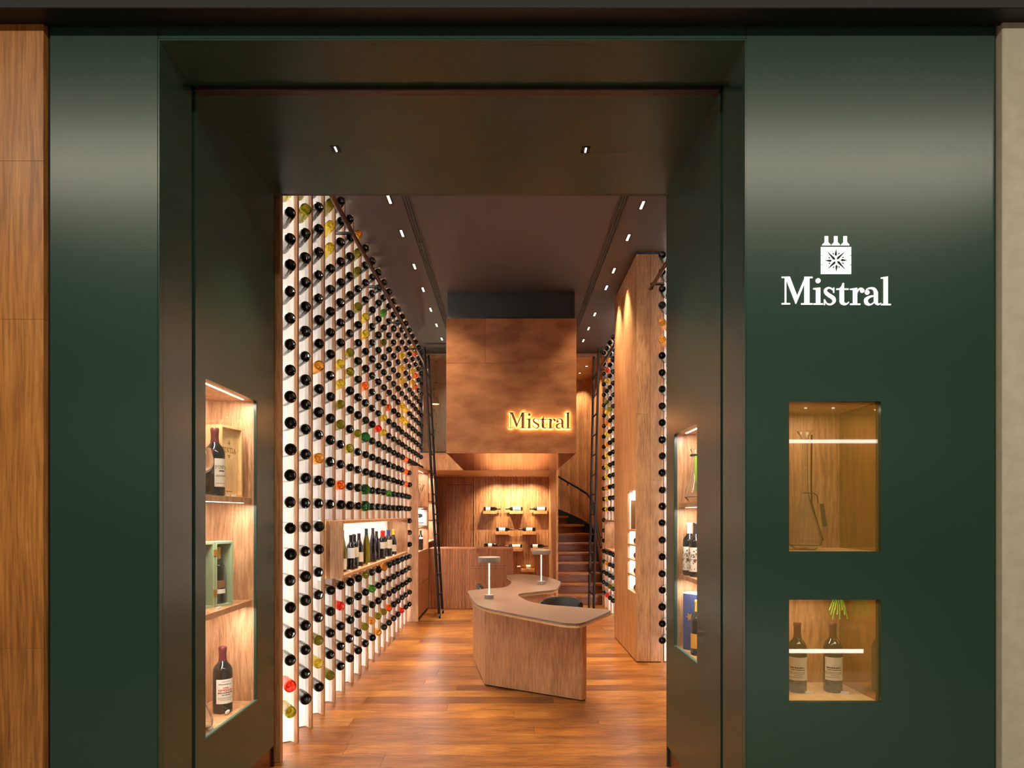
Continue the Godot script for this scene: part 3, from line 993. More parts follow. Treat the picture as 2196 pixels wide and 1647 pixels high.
func back_room():
	var w = thing("wall_back", "reeded veneer wall of the rear alcove behind the counter", "wall", Vector3.ZERO, 0, "", "structure")
	boxpart("core", M.metal_bronze, w, -1.9, 0.79, 0, 2.27, 13.212, 13.30)
	reeds("reeded_strips", M.veneer, w, -0.655, 0.785, 0, 2.27, 13.2)
	reeds("reeded_strips", M.veneer_red, w, -1.6, -1.19, 0, 2.27, 13.2)
	reeds("reeded_strips", M.veneer_red, w, -1.19, -0.665, 2.125, 2.27, 13.2)
	var dr = thing("door_1", "concealed door flush in the reeded rear wall", "door", Vector3.ZERO, 0, "", "structure")
	reeds("leaf_strips", M.veneer_red, dr, -1.185, -0.67, 0, 2.115, 13.196)
	# upper floor slab
	var c = thing("ceiling_alcove", "veneered soffit of the upper floor over the counter", "ceiling", Vector3.ZERO, 0, "", "structure")
	boxpart("soffit", M.veneer, c, -1.9, 0.82, 2.27, 2.31, 11.2, 13.3)
	boxpart("fascia", M.veneer_flat, c, -1.9, -0.72, 2.275, 2.56, 11.18, 11.2)
	boxpart("slab", M.ceiling_brown, c, -1.9, 0.80, 2.31, 2.56, 11.2, 14.1)
	# jamb between the alcove and the stair
	var j = thing("trim_1", "veneered jamb between the alcove and the stair", "trim", Vector3.ZERO, 0, "", "structure")
	boxpart("jamb", M.veneer_flat, j, 0.79, 0.825, 0, 2.27, 11.18, 13.3, 0.003)
	boxpart("jamb", M.veneer_flat, j, 0.80, 0.825, 2.27, 4.22, 11.2, 13.3)
	# downlights over the shelf wall
	for x in [-0.21, 0.12, 0.45]:
		var o = thing("alcove_downlight", "round downlight in the alcove soffit, %s" % {-0.21: "towards the concealed door", 0.12: "between the other two", 0.45: "towards the jamb"}[x], "downlight", V(x, 2.27, 12.78), 0, "alcove downlights")
		var st := new_st()
		lathe(st, [Vector2(0, -0.001), Vector2(0.03, -0.001), Vector2(0.03, -0.004), Vector2(0.038, -0.004), Vector2(0.038, 0.002), Vector2(0, 0.002)], 18)
		part("trim_ring", st, M.metal_black, o)
		st = new_st()
		lathe(st, [Vector2(0, -0.003), Vector2(0.02, -0.003), Vector2(0.02, -0.001), Vector2(0, -0.001)], 14)
		part("led_lens", st, M.led_white, o)
		spot("alcove_beam", Vector3(0, -0.02, 0), Vector3(0, -1, -0.35), 2.5, 58.0, WARM, 0.012, o)
	# counter
	var k = thing("bar_counter", "low reeded wooden counter in front of the rear wall", "counter", V(0, 0, 11.18))
	var st := new_st()
	bx(st, -1.29, 0.09, 0.0, 0.975, 0.014, 0.55)
	part("body", st, M.veneer_red, k)
	reeds("reeded_front", M.veneer_red, k, -1.29, 0.09, 0.012, 0.985, 0.0, 0.0276)
	st = new_st()
	bx(st, -1.29, 0.092, 0.985, 0.992, -0.001, 0.56)
	part("top", st, M.veneer_red, k)
	for y in [0.66, 0.705]:
		st = new_st()
		bx(st, -0.62, -0.02, y, y + 0.004, -0.002, 0.0)
		part("drawer_joint", st, M.groove_black, k)
	# shelves with lying bottles
	var shelf_list := [
		[-0.30, 1.617, 1, "bordeaux", "bottle_dark", "capsule_black", "paper_white", 0.04, 0.12, "black bottle with a narrow white label lying on the top row towards the door"],
		[0.117, 1.617, -1, "bordeaux", "bottle_dark", "capsule_black", "paper_blue", 0.03, 0.17, "bottle with a white and blue label lying on the middle top shelf"],
		[0.58, 1.617, -1, "bordeaux", "bottle_dark", "capsule_black", "paper_white", 0.03, 0.17, "bottle with a broad white label lying on the top shelf by the jamb"],
		[-0.06, 1.22, 1, "bordeaux", "bottle_dark", "capsule_black", "paper_white", 0.05, 0.16, "bottle with a white label lying on the second row towards the door"],
		[0.37, 1.22, -1, "bordeaux", "bottle_dark", "capsule_black", "paper_white", 0.06, 0.17, "bottle with a white label lying on the second row towards the jamb"],
		[-0.29, 0.915, 1, "bordeaux", "bottle_black", "capsule_wine", "paper_white", 0.07, 0.14, "wine-capped bottle lying low behind the counter edge"],
		[0.105, 0.90, -1, "bordeaux", "bottle_black", "capsule_wine", "paper", 0.03, 0.17, "wine-capped bottle with a cream label lying on the third row"],
		[0.61, 0.90, 1, "bordeaux", "bottle_black", "capsule_wine", "paper", 0.03, 0.12, "wine-capped bottle with a yellowed label lying beside the jamb"],
		[0.337, 0.505, -1, "bordeaux", "bottle_amber", "capsule_white", "paper_white", 0.06, 0.14, "amber bottle lying on the lowest small shelf"],
	]
	for s in shelf_list:
		var sh = thing("wall_shelf", "small wooden wall shelf, %s of those on the rear wall" % ordinal(shelf_list.find(s)), "shelf", V(s[0] - s[2] * 0.045, s[1], 13.2), 0, "small wall shelves")
		st = new_st()
		bx(st, -0.13, 0.13, -0.06, 0.0, -0.13, -0.002, 0.002)
		part("board", st, M.veneer_own, sh)
		st = new_st()
		bx(st, -0.10, 0.10, -0.045, -0.008, -0.004, 0.01)
		part("bracket", st, M.metal_black, sh)
		var rot := Basis(Vector3.BACK, -PI / 2 if s[2] > 0 else PI / 2)
		var b = shown_bottle("lying_bottle", s[9], V(s[0] - s[2] * 0.165, s[1] + 0.0385, 13.135), s[3], s[4], s[5], s[6], s[7], s[8], PI / 2, "bottles lying on the rear wall shelves", 1.2, rot.scaled(Vector3(1.08, 1.0, 1.0)))
		if s[6] == "paper_blue":
			st = new_st()
			lathe(st, [Vector2(0.0385, 0.03), Vector2(0.0385, 0.06)], 12, Transform3D(), 1, PI / 2 - 1.2, PI / 2 + 1.2)
			lathe(st, [Vector2(0.0385, 0.14), Vector2(0.0385, 0.17)], 12, Transform3D(), 1, PI / 2 - 1.2, PI / 2 + 1.2)
			part("label_band", st, M.paper_white, b)
	# glazed upper room beside the copper box
	var g = thing("window_1", "black framed glass of the upper room beside the copper box", "window", Vector3.ZERO, 0, "", "structure")
	boxpart("frame", M.metal_black, g, -1.43, -1.395, 2.56, 4.22, 11.17, 11.21)
	boxpart("frame", M.metal_black, g, -1.395, -0.5, 2.56, 2.575, 11.17, 11.21)
	boxpart("frame", M.metal_black, g, -1.395, -0.5, 4.18, 4.205, 11.17, 11.21)
	boxpart("pane", M.pane_glass, g, -1.395, -0.5, 2.575, 4.18, 11.185, 11.191)
	var lamp = thing("wall_lamp", "small gold wall lamp seen through the upper glass", "lamp", V(-1.32, 3.65, 12.4))
	st = new_st()
	lathe(st, [Vector2(0, -0.10), Vector2(0.075, -0.10), Vector2(0.05, 0.03), Vector2(0.045, 0.03), Vector2(0.068, -0.095), Vector2(0, -0.095)], 16)
	part("shade", st, M.gold, lamp)
	st = new_st()
	lathe(st, [Vector2(0, -0.06), Vector2(0.022, -0.04), Vector2(0.022, -0.01), Vector2(0, 0.01)], 12)
	part("light_bulb", st, M.led_white, lamp)
	st = new_st()
	rod(st, Vector3(0, 0.02, 0), Vector3(0, 0.5, 0), 0.006)
	part("stem", st, M.gold, lamp)
	omni("upper_room_light", Vector3(0, -0.14, 0), 0.5, WARM, 0.03, lamp)
	# a trailing plant hanging in the upper room
	var pl = thing("hanging_plant", "thin dark trailing plant hanging behind the upper glass", "plant", V(-1.27, 2.6, 11.9))
	st = new_st()
	var pts := []
	for i in 13:
		pts.append(Vector3(sin(i * 0.9) * 0.02, 1.62 - i * 0.12, cos(i * 1.3) * 0.02))
	tube(st, pts, 0.004, 6)
	part("stem", st, M.leaf, pl)
	var lst := new_st()
	var lf := PackedVector2Array([Vector2(0, 0), Vector2(0.02, 0.015), Vector2(0.05, 0), Vector2(0.02, -0.015)])
	prism(lst, lf, 0.0015, Transform3D())
	var leaf_mesh := done(lst)
	for i in 12:
		var lo = mi("leaf", leaf_mesh, M.leaf, pl, pts[i])
		lo.rotation = Vector3(0.5 * sin(i), i * 2.2, -0.5)
	# stairwell lights above
	for q in [[1.42, 12.3], [1.36, 12.9], [1.30, 13.5]]:
		var o = thing("stair_downlight", "round downlight over the stair, %s going up" % ordinal([12.3, 12.9, 13.5].find(q[1])), "downlight", V(q[0], 4.22, q[1]), 0, "stair downlights")
		st = new_st()
		lathe(st, [Vector2(0, -0.001), Vector2(0.03, -0.001), Vector2(0.03, -0.004), Vector2(0.04, -0.004), Vector2(0.04, 0.002), Vector2(0, 0.002)], 18)
		part("trim_ring", st, M.metal_black, o)
		st = new_st()
		lathe(st, [Vector2(0, -0.004), Vector2(0.022, -0.004), Vector2(0.022, -0.001), Vector2(0, -0.001)], 14)
		part("led_lens", st, M.led_white, o)
		spot("stair_beam", Vector3(0, -0.02, 0), Vector3(0, -1, 0), 2.4, 50.0, WARM, 0.02, o)

# ---------------------------------------------------------------- staircase
func stairs():
	var o = thing("staircase", "wooden staircase rising behind the black ladder beside the alcove", "staircase", V(0, 0, 11.70))
	for i in 6:
		var d := 0.24 * i
		var y := 0.169 * (i + 1)
		var st := new_st()
		bx(st, 0.83, 1.655, y - 0.04, y, d - 0.025, d + 0.24, 0.004)
		part("tread", st, M.stair_tread, o)
		st = new_st()
		bx(st, 0.83, 1.655, y - 0.169, y - 0.04, d, d + 0.02)
		part("riser", st, M.stair_riser, o)
	# winders turning round the jamb, then a landing
	var c0 := Vector2(0.83, 1.42)
	for i in 4:
		var y := 0.169 * (7 + i)
		var poly := [c0]
		var poly2 := [c0 + Vector2.from_angle(deg_to_rad(30.0 * i + 45.0)) * 0.03]
		for k in 4:
			var a := deg_to_rad(30.0 * i + 10.0 * k)
			poly.append(c0 + Vector2.from_angle(a) * 0.79 + Vector2(0.0, -0.02 if k == 0 else 0.0))
			poly2.append(poly2[0] + Vector2.from_angle(a) * 0.75)
		if i == 3:
			poly = [c0 + Vector2(0, 0.16), c0 + Vector2(0, 0.80), Vector2(0.2, 2.20), Vector2(0.2, 1.62), Vector2(0.82, 1.62)]
			poly2 = [c0 + Vector2(-0.02, 0.2), c0 + Vector2(-0.02, 0.78), Vector2(0.22, 2.16), Vector2(0.22, 1.65), Vector2(0.8, 1.65)]
		var st := new_st()
		plan(st, poly, y - 0.04, y)
		part("tread", st, M.stair_tread, o)
		st = new_st()
		plan(st, poly2, y - 0.169, y - 0.04)
		part("riser", st, M.stair_riser, o)
	# curved veneered wall that turns with the winders
	var w = thing("wall_stair", "curved veneered wall following the winding stair", "wall", Vector3.ZERO, 0, "", "structure")
	var path := [Vector2(1.67, 11.41), Vector2(1.67, 11.9), Vector2(1.67, 12.5), Vector2(1.67, 13.1)]
	for i in range(1, 10):
		var a := PI / 2 * i / 9.0
		path.append(Vector2(0.84 + 0.83 * cos(a), 13.10 + 0.83 * sin(a)))
	path.append(Vector2(0.10, 13.93))
	var st := new_st()
	var sk := new_st()
	for i in path.size() - 1:
		var a: Vector2 = path[i]
		var b: Vector2 = path[i + 1]
		# vertical boards along the curve
		var n := int(ceilf((b - a).length() / 0.13))
		for k in n:
			var p := a.lerp(b, float(k) / n)
			var q := a.lerp(b, (k + 0.97) / n)
			var out := Vector2((q - p).y, -(q - p).x).normalized() * 0.03
			var bs := new_st()
			plan(bs, [p, q, q + out, p + out], 0.0, 4.22)
			part("board", bs, M["veneer_reed_%d" % ((i + k * 2) % 3)], w)
	# dark skirting that climbs with the steps
	var y_at := func(p: Vector2) -> float:
		if p.y <= 13.1 and p.x > 1.6:
			return maxf(0.0, (p.y - 11.7) / 0.24) * 0.169 + 0.24
		return 0.986 + 0.24 + rad_to_deg((p - Vector2(0.84, 13.1)).angle()) / 30.0 * 0.169
	for i in path.size() - 2:
		var a: Vector2 = path[i]
		var b: Vector2 = path[i + 1]
		var inn := Vector2(-(b - a).y, (b - a).x).normalized() * 0.012
		var m := 6
		for k in m:
			var p := a.lerp(b, float(k) / m)
			var q := a.lerp(b, float(k + 1) / m)
			var A := V(p.x + inn.x, 0, p.y + inn.y)
			var B := V(q.x + inn.x, 0, q.y + inn.y)
			var ya: float = y_at.call(p)
			var yb: float = y_at.call(q)
			quad(sk, A + Vector3(0, ya, 0), B + Vector3(0, yb, 0), B + Vector3(0, maxf(0.0, yb - 0.3), 0), A + Vector3(0, maxf(0.0, ya - 0.3), 0), V(inn.x, 0, inn.y))
			quad(sk, A + Vector3(0, ya, 0), B + Vector3(0, yb, 0), V(q.x, yb, q.y), V(p.x, ya, p.y), Vector3.UP)
	part("skirting", sk, M.groove_black, w)
	# handrail on the curved wall
	var h = thing("handrail", "black metal handrail fixed to the curved stair wall", "handrail")
	var pts := []
	var rail := [Vector3(1.60, 0.98, 11.75), Vector3(1.60, 1.20, 12.07), Vector3(1.60, 1.44, 12.4), Vector3(1.60, 1.82, 13.0), Vector3(1.55, 1.95, 13.32), Vector3(1.40, 2.07, 13.55), Vector3(1.20, 2.20, 13.72), Vector3(1.0, 2.33, 13.82), Vector3(0.84, 2.42, 13.85)]
	for q in rail:
		pts.append(V(q.x, q.y, q.z))
	st = new_st()
	tube(st, pts, 0.021, 10)
	part("rail", st, M.metal_black, h)
	for i in [1, 3, 6]:
		st = new_st()
		rod(st, pts[i], pts[i] + Vector3(0.0, -0.06, 0.0), 0.01)
		rod(st, pts[i] + Vector3(0, -0.06, 0), pts[i] + (Vector3(0.07, -0.06, 0) if i < 4 else Vector3(0.03, -0.06, -0.08)), 0.01)
		part("bracket", st, M.metal_black, h)
	h = thing("handrail", "short black handrail on the jamb at the foot of the stair", "handrail")
	st = new_st()
	tube(st, [V(0.855, 0.95, 11.72), V(0.855, 1.0, 11.74), V(0.86, 1.36, 12.4)], 0.018, 8)
	part("rail", st, M.metal_black, h)
	st = new_st()
	rod(st, V(0.856, 1.0, 11.76), V(0.80, 1.0, 11.76), 0.009)
	rod(st, V(0.86, 1.34, 12.36), V(0.80, 1.34, 12.36), 0.009)
	part("bracket", st, M.metal_black, h)

# ---------------------------------------------------------------- veneered pillar with the slim lit niche
func pillar():
	var o = thing("pillar_shop", "full-height veneered pillar with a slim lit shelf niche", "pillar", Vector3.ZERO, 0, "", "structure")
	var X := 1.345
	var XB := 1.62
	boxpart("front_panel", M.veneer_flat, o, X + 0.145, XB, 0.012, 1.9, 7.14, 7.16, 0.001)
	boxpart("front_panel", M.veneer_flat, o, X, X + 0.143, 0.012, 2.6, 7.14, 7.16, 0.001)
	boxpart("front_panel", M.veneer, o, X + 0.145, XB, 1.902, 4.27, 7.14, 7.16, 0.001)
	boxpart("front_panel", M.veneer, o, X, X + 0.143, 2.602, 4.27, 7.14, 7.16, 0.001)
	# side facing the aisle, with the opening d 7.2..7.66, h 0.716..1.81
	boxpart("side_panel", M.veneer, o, X, X + 0.02, 0.012, 4.27, 7.66, 8.58)
	boxpart("side_panel", M.veneer, o, X, X + 0.02, 0.012, 4.27, 7.161, 7.20)
	boxpart("side_panel", M.veneer, o, X, X + 0.02, 0.012, 0.716, 7.20, 7.66)
	boxpart("side_panel", M.veneer, o, X, X + 0.02, 1.81, 4.27, 7.20, 7.66)
	boxpart("rear_panel", M.veneer, o, X, XB, 0.012, 4.27, 8.58, 8.60)
	boxpart("plinth", M.groove_black, o, X + 0.01, XB, 0, 0.012, 7.15, 8.59)
	boxpart("shadow_gap", M.groove_black, o, X + 0.01, XB, 4.27, 4.3, 7.15, 8.59)
	boxpart("niche_back", M.pale_panel, o, 1.54, 1.55, 0.7, 1.83, 7.18, 7.68)
	boxpart("niche_side", M.pale_panel, o, X + 0.02, 1.54, 0.7, 1.83, 7.66, 7.67)
	boxpart("niche_side", M.pale_panel, o, X + 0.02, 1.54, 0.7, 1.83, 7.19, 7.20)
	boxpart("niche_top", M.veneer, o, X + 0.02, 1.54, 1.81, 1.82, 7.2, 7.66)
	boxpart("niche_bottom", M.veneer, o, X + 0.02, 1.54, 0.70, 0.716, 7.2, 7.66)
	var tops := [1.81, 1.385, 1.225, 1.065, 0.9]
	for i in range(1, 5):
		boxpart("niche_shelf", M.veneer, o, X + 0.004, 1.54, tops[i] - 0.014, tops[i], 7.2, 7.66)
	for i in 5:
		var y: float = tops[i] - (0.0 if i == 0 else 0.014)
		boxpart("led_strip", M.led_strip, o, X + 0.05, X + 0.06, y - 0.004, y, 7.24, 7.62)
		area("niche_light", V(X + 0.055, y - 0.008, 7.43), Vector3(0.3, -1, 0), 0.012, 0.38, E_NICHE * 0.35, STRIP, Vector3.FORWARD, o)
	# things in it
	var pic = thing("framed_picture", "dark framed picture leaning in the slim lit niche of the pillar", "picture", V(1.47, 1.39, 7.46))
	pic.rotation = Vector3(0, -0.9, 0)
	var st := new_st()
	bx(st, -0.012, 0.0, 0.0, 0.31, -0.17, 0.17)
	part("frame", st, M.ink_brown, pic)
	st = new_st()
	bx(st, -0.0145, -0.012, 0.02, 0.29, -0.15, 0.15)
	part("print", st, M.paper, pic)
	st = new_st()
	for q in [[0.05, 0.12, -0.1, -0.02], [0.1, 0.22, 0.0, 0.06], [0.15, 0.25, -0.12, -0.05], [0.04, 0.1, 0.05, 0.12]]:
		bx(st, -0.0155, -0.0145, q[0], q[1], q[2], q[3])
	part("print_marks", st, M.ink, pic)
	var levels := [[1.385, "top"], [1.225, "second"], [1.065, "third"], [0.9, "fourth"]]
	shown_bottle("niche_bottle", "dark bottle standing before the framed picture in the pillar niche", V(1.42, 1.385, 7.27), "bordeaux", "bottle_black", "capsule_wine", "paper", 0.04, 0.12, PI, "", 1.0)
	var order := ["second", "third", "fourth", "lowest"]
	var ys := [1.225, 1.065, 0.9, 0.716]
	for i in 4:
		var rot := Basis(Vector3.RIGHT, PI / 2).rotated(Vector3.UP, -0.25)
		shown_bottle("niche_bottle", "bottle lying base-out on the %s shelf of the pillar niche" % order[i], V(1.45, ys[i] + 0.038, 7.60), "bordeaux", "bottle_black", "capsule_wine", "paper" if i % 2 == 0 else "", 0.05, 0.15, -PI / 2, "bottles lying in the pillar niche", 1.2, rot)
	var sw = thing("switch_plate", "small brass switch plate on the aisle side of the pillar", "switch", V(X - 0.001, 1.62, 8.50))
	st = new_st()
	bx(st, -0.006, 0.0, 0.0, 0.13, -0.04, 0.04, 0.002)
	part("plate", st, M.brass_plate, sw)
	for k in 3:
		st = new_st()
		bx(st, -0.01, -0.006, 0.025 + k * 0.032, 0.042 + k * 0.032, -0.02, 0.02)
		part("switch", st, M.gold, sw)

# ---------------------------------------------------------------- display niche in the bottle wall
func wall_niche():
	var o = thing("niche_case", "long veneered display case projecting from the bottle wall", "display case", Vector3.ZERO)
	var x0 := -1.57
	var x1 := -1.306
	boxpart("end_panel", M.veneer_flat, o, x0, x1, 1.04, 1.50, 5.40, 5.432, 0.001)
	boxpart("end_panel", M.veneer_flat, o, x0, x1, 1.04, 1.50, 8.86, 8.89, 0.001)
	boxpart("bottom_board", M.veneer_flat, o, x0, x1, 1.04, 1.066, 5.432, 8.86, 0.001)
	boxpart("top_board", M.veneer_flat, o, x0, x1, 1.476, 1.50, 5.432, 8.86, 0.001)
	boxpart("back_board", M.pale_panel, o, x0, x0 + 0.01, 1.066, 1.476, 5.432, 8.86)
	boxpart("led_strip", M.led_strip, o, x1 - 0.075, x1 - 0.065, 1.472, 1.476, 5.5, 8.8)
	area("niche_light", V(x1 - 0.07, 1.468, 7.15), Vector3(-0.35, -1, 0), 0.012, 3.3, 0.9, STRIP, Vector3.FORWARD, o)
	# standing bottles: depth, row offset, kind, glass, capsule, paper, lo, hi
	var L := [
		[5.62, -1.42, "hock", "bottle_black", "capsule_black", "paper", 0.03, 0.12, "slim dark bottle with a cream label, first by the case's near end panel"],
		[5.76, -1.40, "hock", "bottle_olive", "capsule_black", "paper", 0.02, 0.11, "slim olive bottle with a low cream label in the wall case"],
		[5.90, -1.43, "hock", "bottle_black", "capsule_black", "paper", 0.03, 0.10, "slim black bottle behind the olive one in the wall case"],
		[6.00, -1.38, "bordeaux", "bottle_black", "capsule_black", "paper_white", 0.10, 0.19, "black bottle with a round white label in the wall case"],
		[6.14, -1.38, "bordeaux", "bottle_black", "capsule_black", "paper", 0.10, 0.19, "black bottle with a pale yellow label in the wall case"],
		[6.30, -1.42, "burgundy", "bottle_black", "capsule_black", "paper", 0.03, 0.12, "dark sloping bottle with a square patterned label in the wall case"],
		[6.42, -1.40, "burgundy", "bottle_black", "capsule_black", "paper", 0.04, 0.13, "second dark sloping bottle with a square patterned label in the wall case"],
		[6.56, -1.43, "burgundy", "bottle_black", "capsule_black", "paper", 0.04, 0.13, "third dark sloping bottle with a square patterned label in the wall case"],
		[6.66, -1.38, "hock", "bottle_olive", "capsule_black", "", 0, 0, "tall olive bottle without a label in the wall case"],
		[6.98, -1.38, "hock", "bottle_black", "capsule_black", "", 0, 0, "tall black bottle without a label standing apart in the wall case"],
		[7.28, -1.40, "burgundy", "bottle_black", "capsule_black", "", 0, 0, "black bottle without a label before the red-capped pair"],
		[7.38, -1.42, "bordeaux", "bottle_black", "capsule_red", "paper", 0.11, 0.18, "bottle with a red capsule and a cream band, first of three"],
		[7.48, -1.38, "bordeaux", "bottle_black", "capsule_red", "paper", 0.11, 0.18, "bottle with a red capsule and a cream band, second of three"],
		[7.60, -1.38, "bordeaux", "bottle_black", "capsule_red", "paper", 0.11, 0.18, "bottle with a red capsule and a cream band, third of three"],
		[7.74, -1.42, "burgundy", "bottle_olive", "capsule_black", "paper", 0.03, 0.09, "olive bottle with a low label after the red-capped ones"],
		[7.92, -1.38, "bordeaux", "bottle_black", "capsule_blue", "paper", 0.09, 0.19, "bottle with a blue capsule and a tall label, first of two"],
		[8.02, -1.41, "bordeaux", "bottle_black", "capsule_blue", "paper", 0.09, 0.19, "bottle with a blue capsule and a tall label, second of two"],
		[8.22, -1.38, "burgundy", "bottle_black", "capsule_yellow", "paper", 0.04, 0.12, "bottle with a yellow capsule, last in the wall case"],
	]
	for q in L:
		shown_bottle("standing_bottle", q[8], V(q[1], 1.066, q[0]), q[2], q[3], q[4], q[5], q[6], q[7], 0.9, "bottles standing in the wall case", 1.3)
	for q in [5.70, 6.08, 6.50, 7.45, 7.9]:
		var st := new_st()
		bx(st, -0.008, 0.008, 0.0, 0.02, -0.022, 0.022)
		var p = part("price_tag", st, M.paper_white, null, V(-1.322, 1.066, q))
		tag(p, "small white price tag, %s along the wall case from the portal" % ordinal([5.70, 6.08, 6.50, 7.45, 7.9].find(q)), "tag", "price tags on the wall case")
	# the matching case beside the stair
	o = thing("niche_case", "short veneered display case in the bottle wall beside the stair", "display case", Vector3.ZERO)
	boxpart("end_panel", M.veneer_flat, o, 1.56, 1.80, 0.99, 1.46, 10.98, 11.0)
	boxpart("end_panel", M.veneer_flat, o, 1.56, 1.80, 0.99, 1.46, 9.75, 9.77)
	boxpart("bottom_board", M.veneer_flat, o, 1.56, 1.80, 0.99, 1.01, 9.77, 10.98)
	boxpart("top_board", M.veneer_flat, o, 1.56, 1.80, 1.44, 1.46, 9.77, 10.98)
	boxpart("back_board", M.pale_panel, o, 1.79, 1.80, 1.01, 1.44, 9.77, 10.98)
	boxpart("led_strip", M.led_strip, o, 1.63, 1.64, 1.436, 1.44, 9.9, 10.9)
	area("niche_light", V(1.635, 1.432, 10.4), Vector3(0.35, -1, 0), 0.012, 1.0, 0.3, STRIP, Vector3.FORWARD, o)
	for i in 3:
		shown_bottle("standing_bottle", "golden bottle in the short case beside the stair, %s from the pillar" % ordinal(i), V(1.68, 1.01, 10.12 + 0.12 * i), "bordeaux", "bottle_amber", "capsule_gold", "paper", 0.05, 0.13, PI, "golden bottles in the short case", 1.0)

# ---------------------------------------------------------------- tall bookcase at the end of the bottle wall
func bookcase():
	var o = thing("tall_bookcase", "tall veneered bookcase with lit shelves and drawers below", "bookcase", Vector3.ZERO)
	var x0 := -1.75
	var x1 := -1.295
	boxpart("side_panel", M.veneer, o, x0, x1, 0, 2.25, 9.86, 9.89, 0.001)
	boxpart("side_panel", M.veneer, o, x0, x1, 0, 2.25, 11.08, 11.16, 0.001)
	boxpart("side_panel", M.veneer, o, x0, x1, 0, 2.25, 12.4, 12.43, 0.001)
	boxpart("top_board", M.veneer, o, x0, x1, 2.22, 2.25, 9.89, 12.4)
	boxpart("back_board", M.veneer, o, x0, x0 + 0.01, 0, 2.25, 9.89, 12.4)
	for y in [1.0, 1.36, 1.67]:
		boxpart("shelf", M.veneer, o, x0 + 0.01, x1 - 0.004, y - 0.022, y, 9.89, 11.08)
		boxpart("shelf", M.veneer, o, x0 + 0.01, x1 - 0.004, y + 0.10 - 0.022, y + 0.10, 11.16, 12.4)
	for y in [2.22, 1.648, 1.338]:
		boxpart("led_strip", M.led_strip, o, x1 - 0.08, x1 - 0.07, y - 0.004, y, 9.95, 11.02)
		area("shelf_light", V(x1 - 0.075, y - 0.008, 10.48), Vector3(-0.3, -1, 0), 0.012, 1.05, E_NICHE * 1.5, STRIP, Vector3.FORWARD, o)
		area("shelf_light", V(x1 - 0.075, y - 0.008 + (0.1 if y < 2 else 0.0), 11.8), Vector3(-0.3, -1, 0), 0.012, 1.1, E_NICHE * 1.5, STRIP, Vector3.FORWARD, o)
	for y in [[0.05, 0.505], [0.515, 0.97]]:
		boxpart("drawer", M.veneer_red, o, x1 - 0.02, x1, y[0], y[1], 9.895, 11.078, 0.002)
	boxpart("plinth", M.groove_black, o, x0, x1 - 0.03, 0, 0.045, 9.89, 11.08)
	# things on its shelves
	var g = thing("glass_stand", "glass decanter upside down on a thin chrome stand on the top shelf", "stand", V(-1.365, 1.672, 10.62))
	var st := new_st()
	tube(st, [Vector3(-0.06, 0.004, 0), Vector3(0, 0.03, 0.02), Vector3(0, 0.30, 0)], 0.005, 8)
	tube(st, [Vector3(0.07, 0.004, 0.04), Vector3(0, 0.03, 0), Vector3(0.04, 0.004, -0.09)], 0.005, 8)
	part("stand", st, M.chrome, g)
	st = new_st()
	lathe(st, [Vector2(0.014, 0.06), Vector2(0.014, 0.18), Vector2(0.04, 0.26), Vector2(0.07, 0.32), Vector2(0.07, 0.34), Vector2(0, 0.36)], 16)
	part("decanter", st, M.crystal, g)
	var f = thing("framed_print", "white framed botanical print leaning on the middle shelf", "print", V(-1.385, 1.36, 10.75), -0.95)
	st = new_st()
	bx(st, -0.005, 0.01, 0, 0.27, -0.13, 0.13, 0.002)
	part("frame", st, M.ink, f)
	st = new_st()
	bx(st, 0.010, 0.012, 0.01, 0.26, -0.12, 0.12)
	part("paper", st, M.paper_white, f)
	st = new_st()
	for q in [[0.17, -0.01, 0.03], [0.185, 0.02, 0.02], [0.15, 0.015, 0.018]]:
		lathe(st, disc(q[2], 0.001), 12, Transform3D(Basis(Vector3.BACK, -PI / 2), Vector3(0.0121, q[0], q[1])))
	bx(st, 0.0121, 0.0131, 0.05, 0.06, -0.07, 0.06)
	bx(st, 0.0121, 0.0131, 0.03, 0.035, -0.05, 0.04)
	part("drawing", st, M.ink, f)
	shown_bottle("standing_bottle", "black bottle with a white collar on the lowest lit shelf of the bookcase", V(-1.345, 1.0, 10.55), "bordeaux", "bottle_black", "capsule_black", "paper_white", 0.17, 0.20, 0.8, "", 1.4)
	var rb = thing("gift_box", "small red box on the bookcase shelf behind the ladder", "box", V(-1.38, 1.77, 11.5))
	st = new_st()
	bx(st, -0.05, 0.05, 0, 0.12, -0.05, 0.05, 0.003)
	part("carton", st, M.box_red, rb)
	st = new_st()
	bx(st, -0.052, 0.052, 0.12, 0.14, -0.052, 0.052, 0.002)
	part("lid", st, M.paper_white, rb)

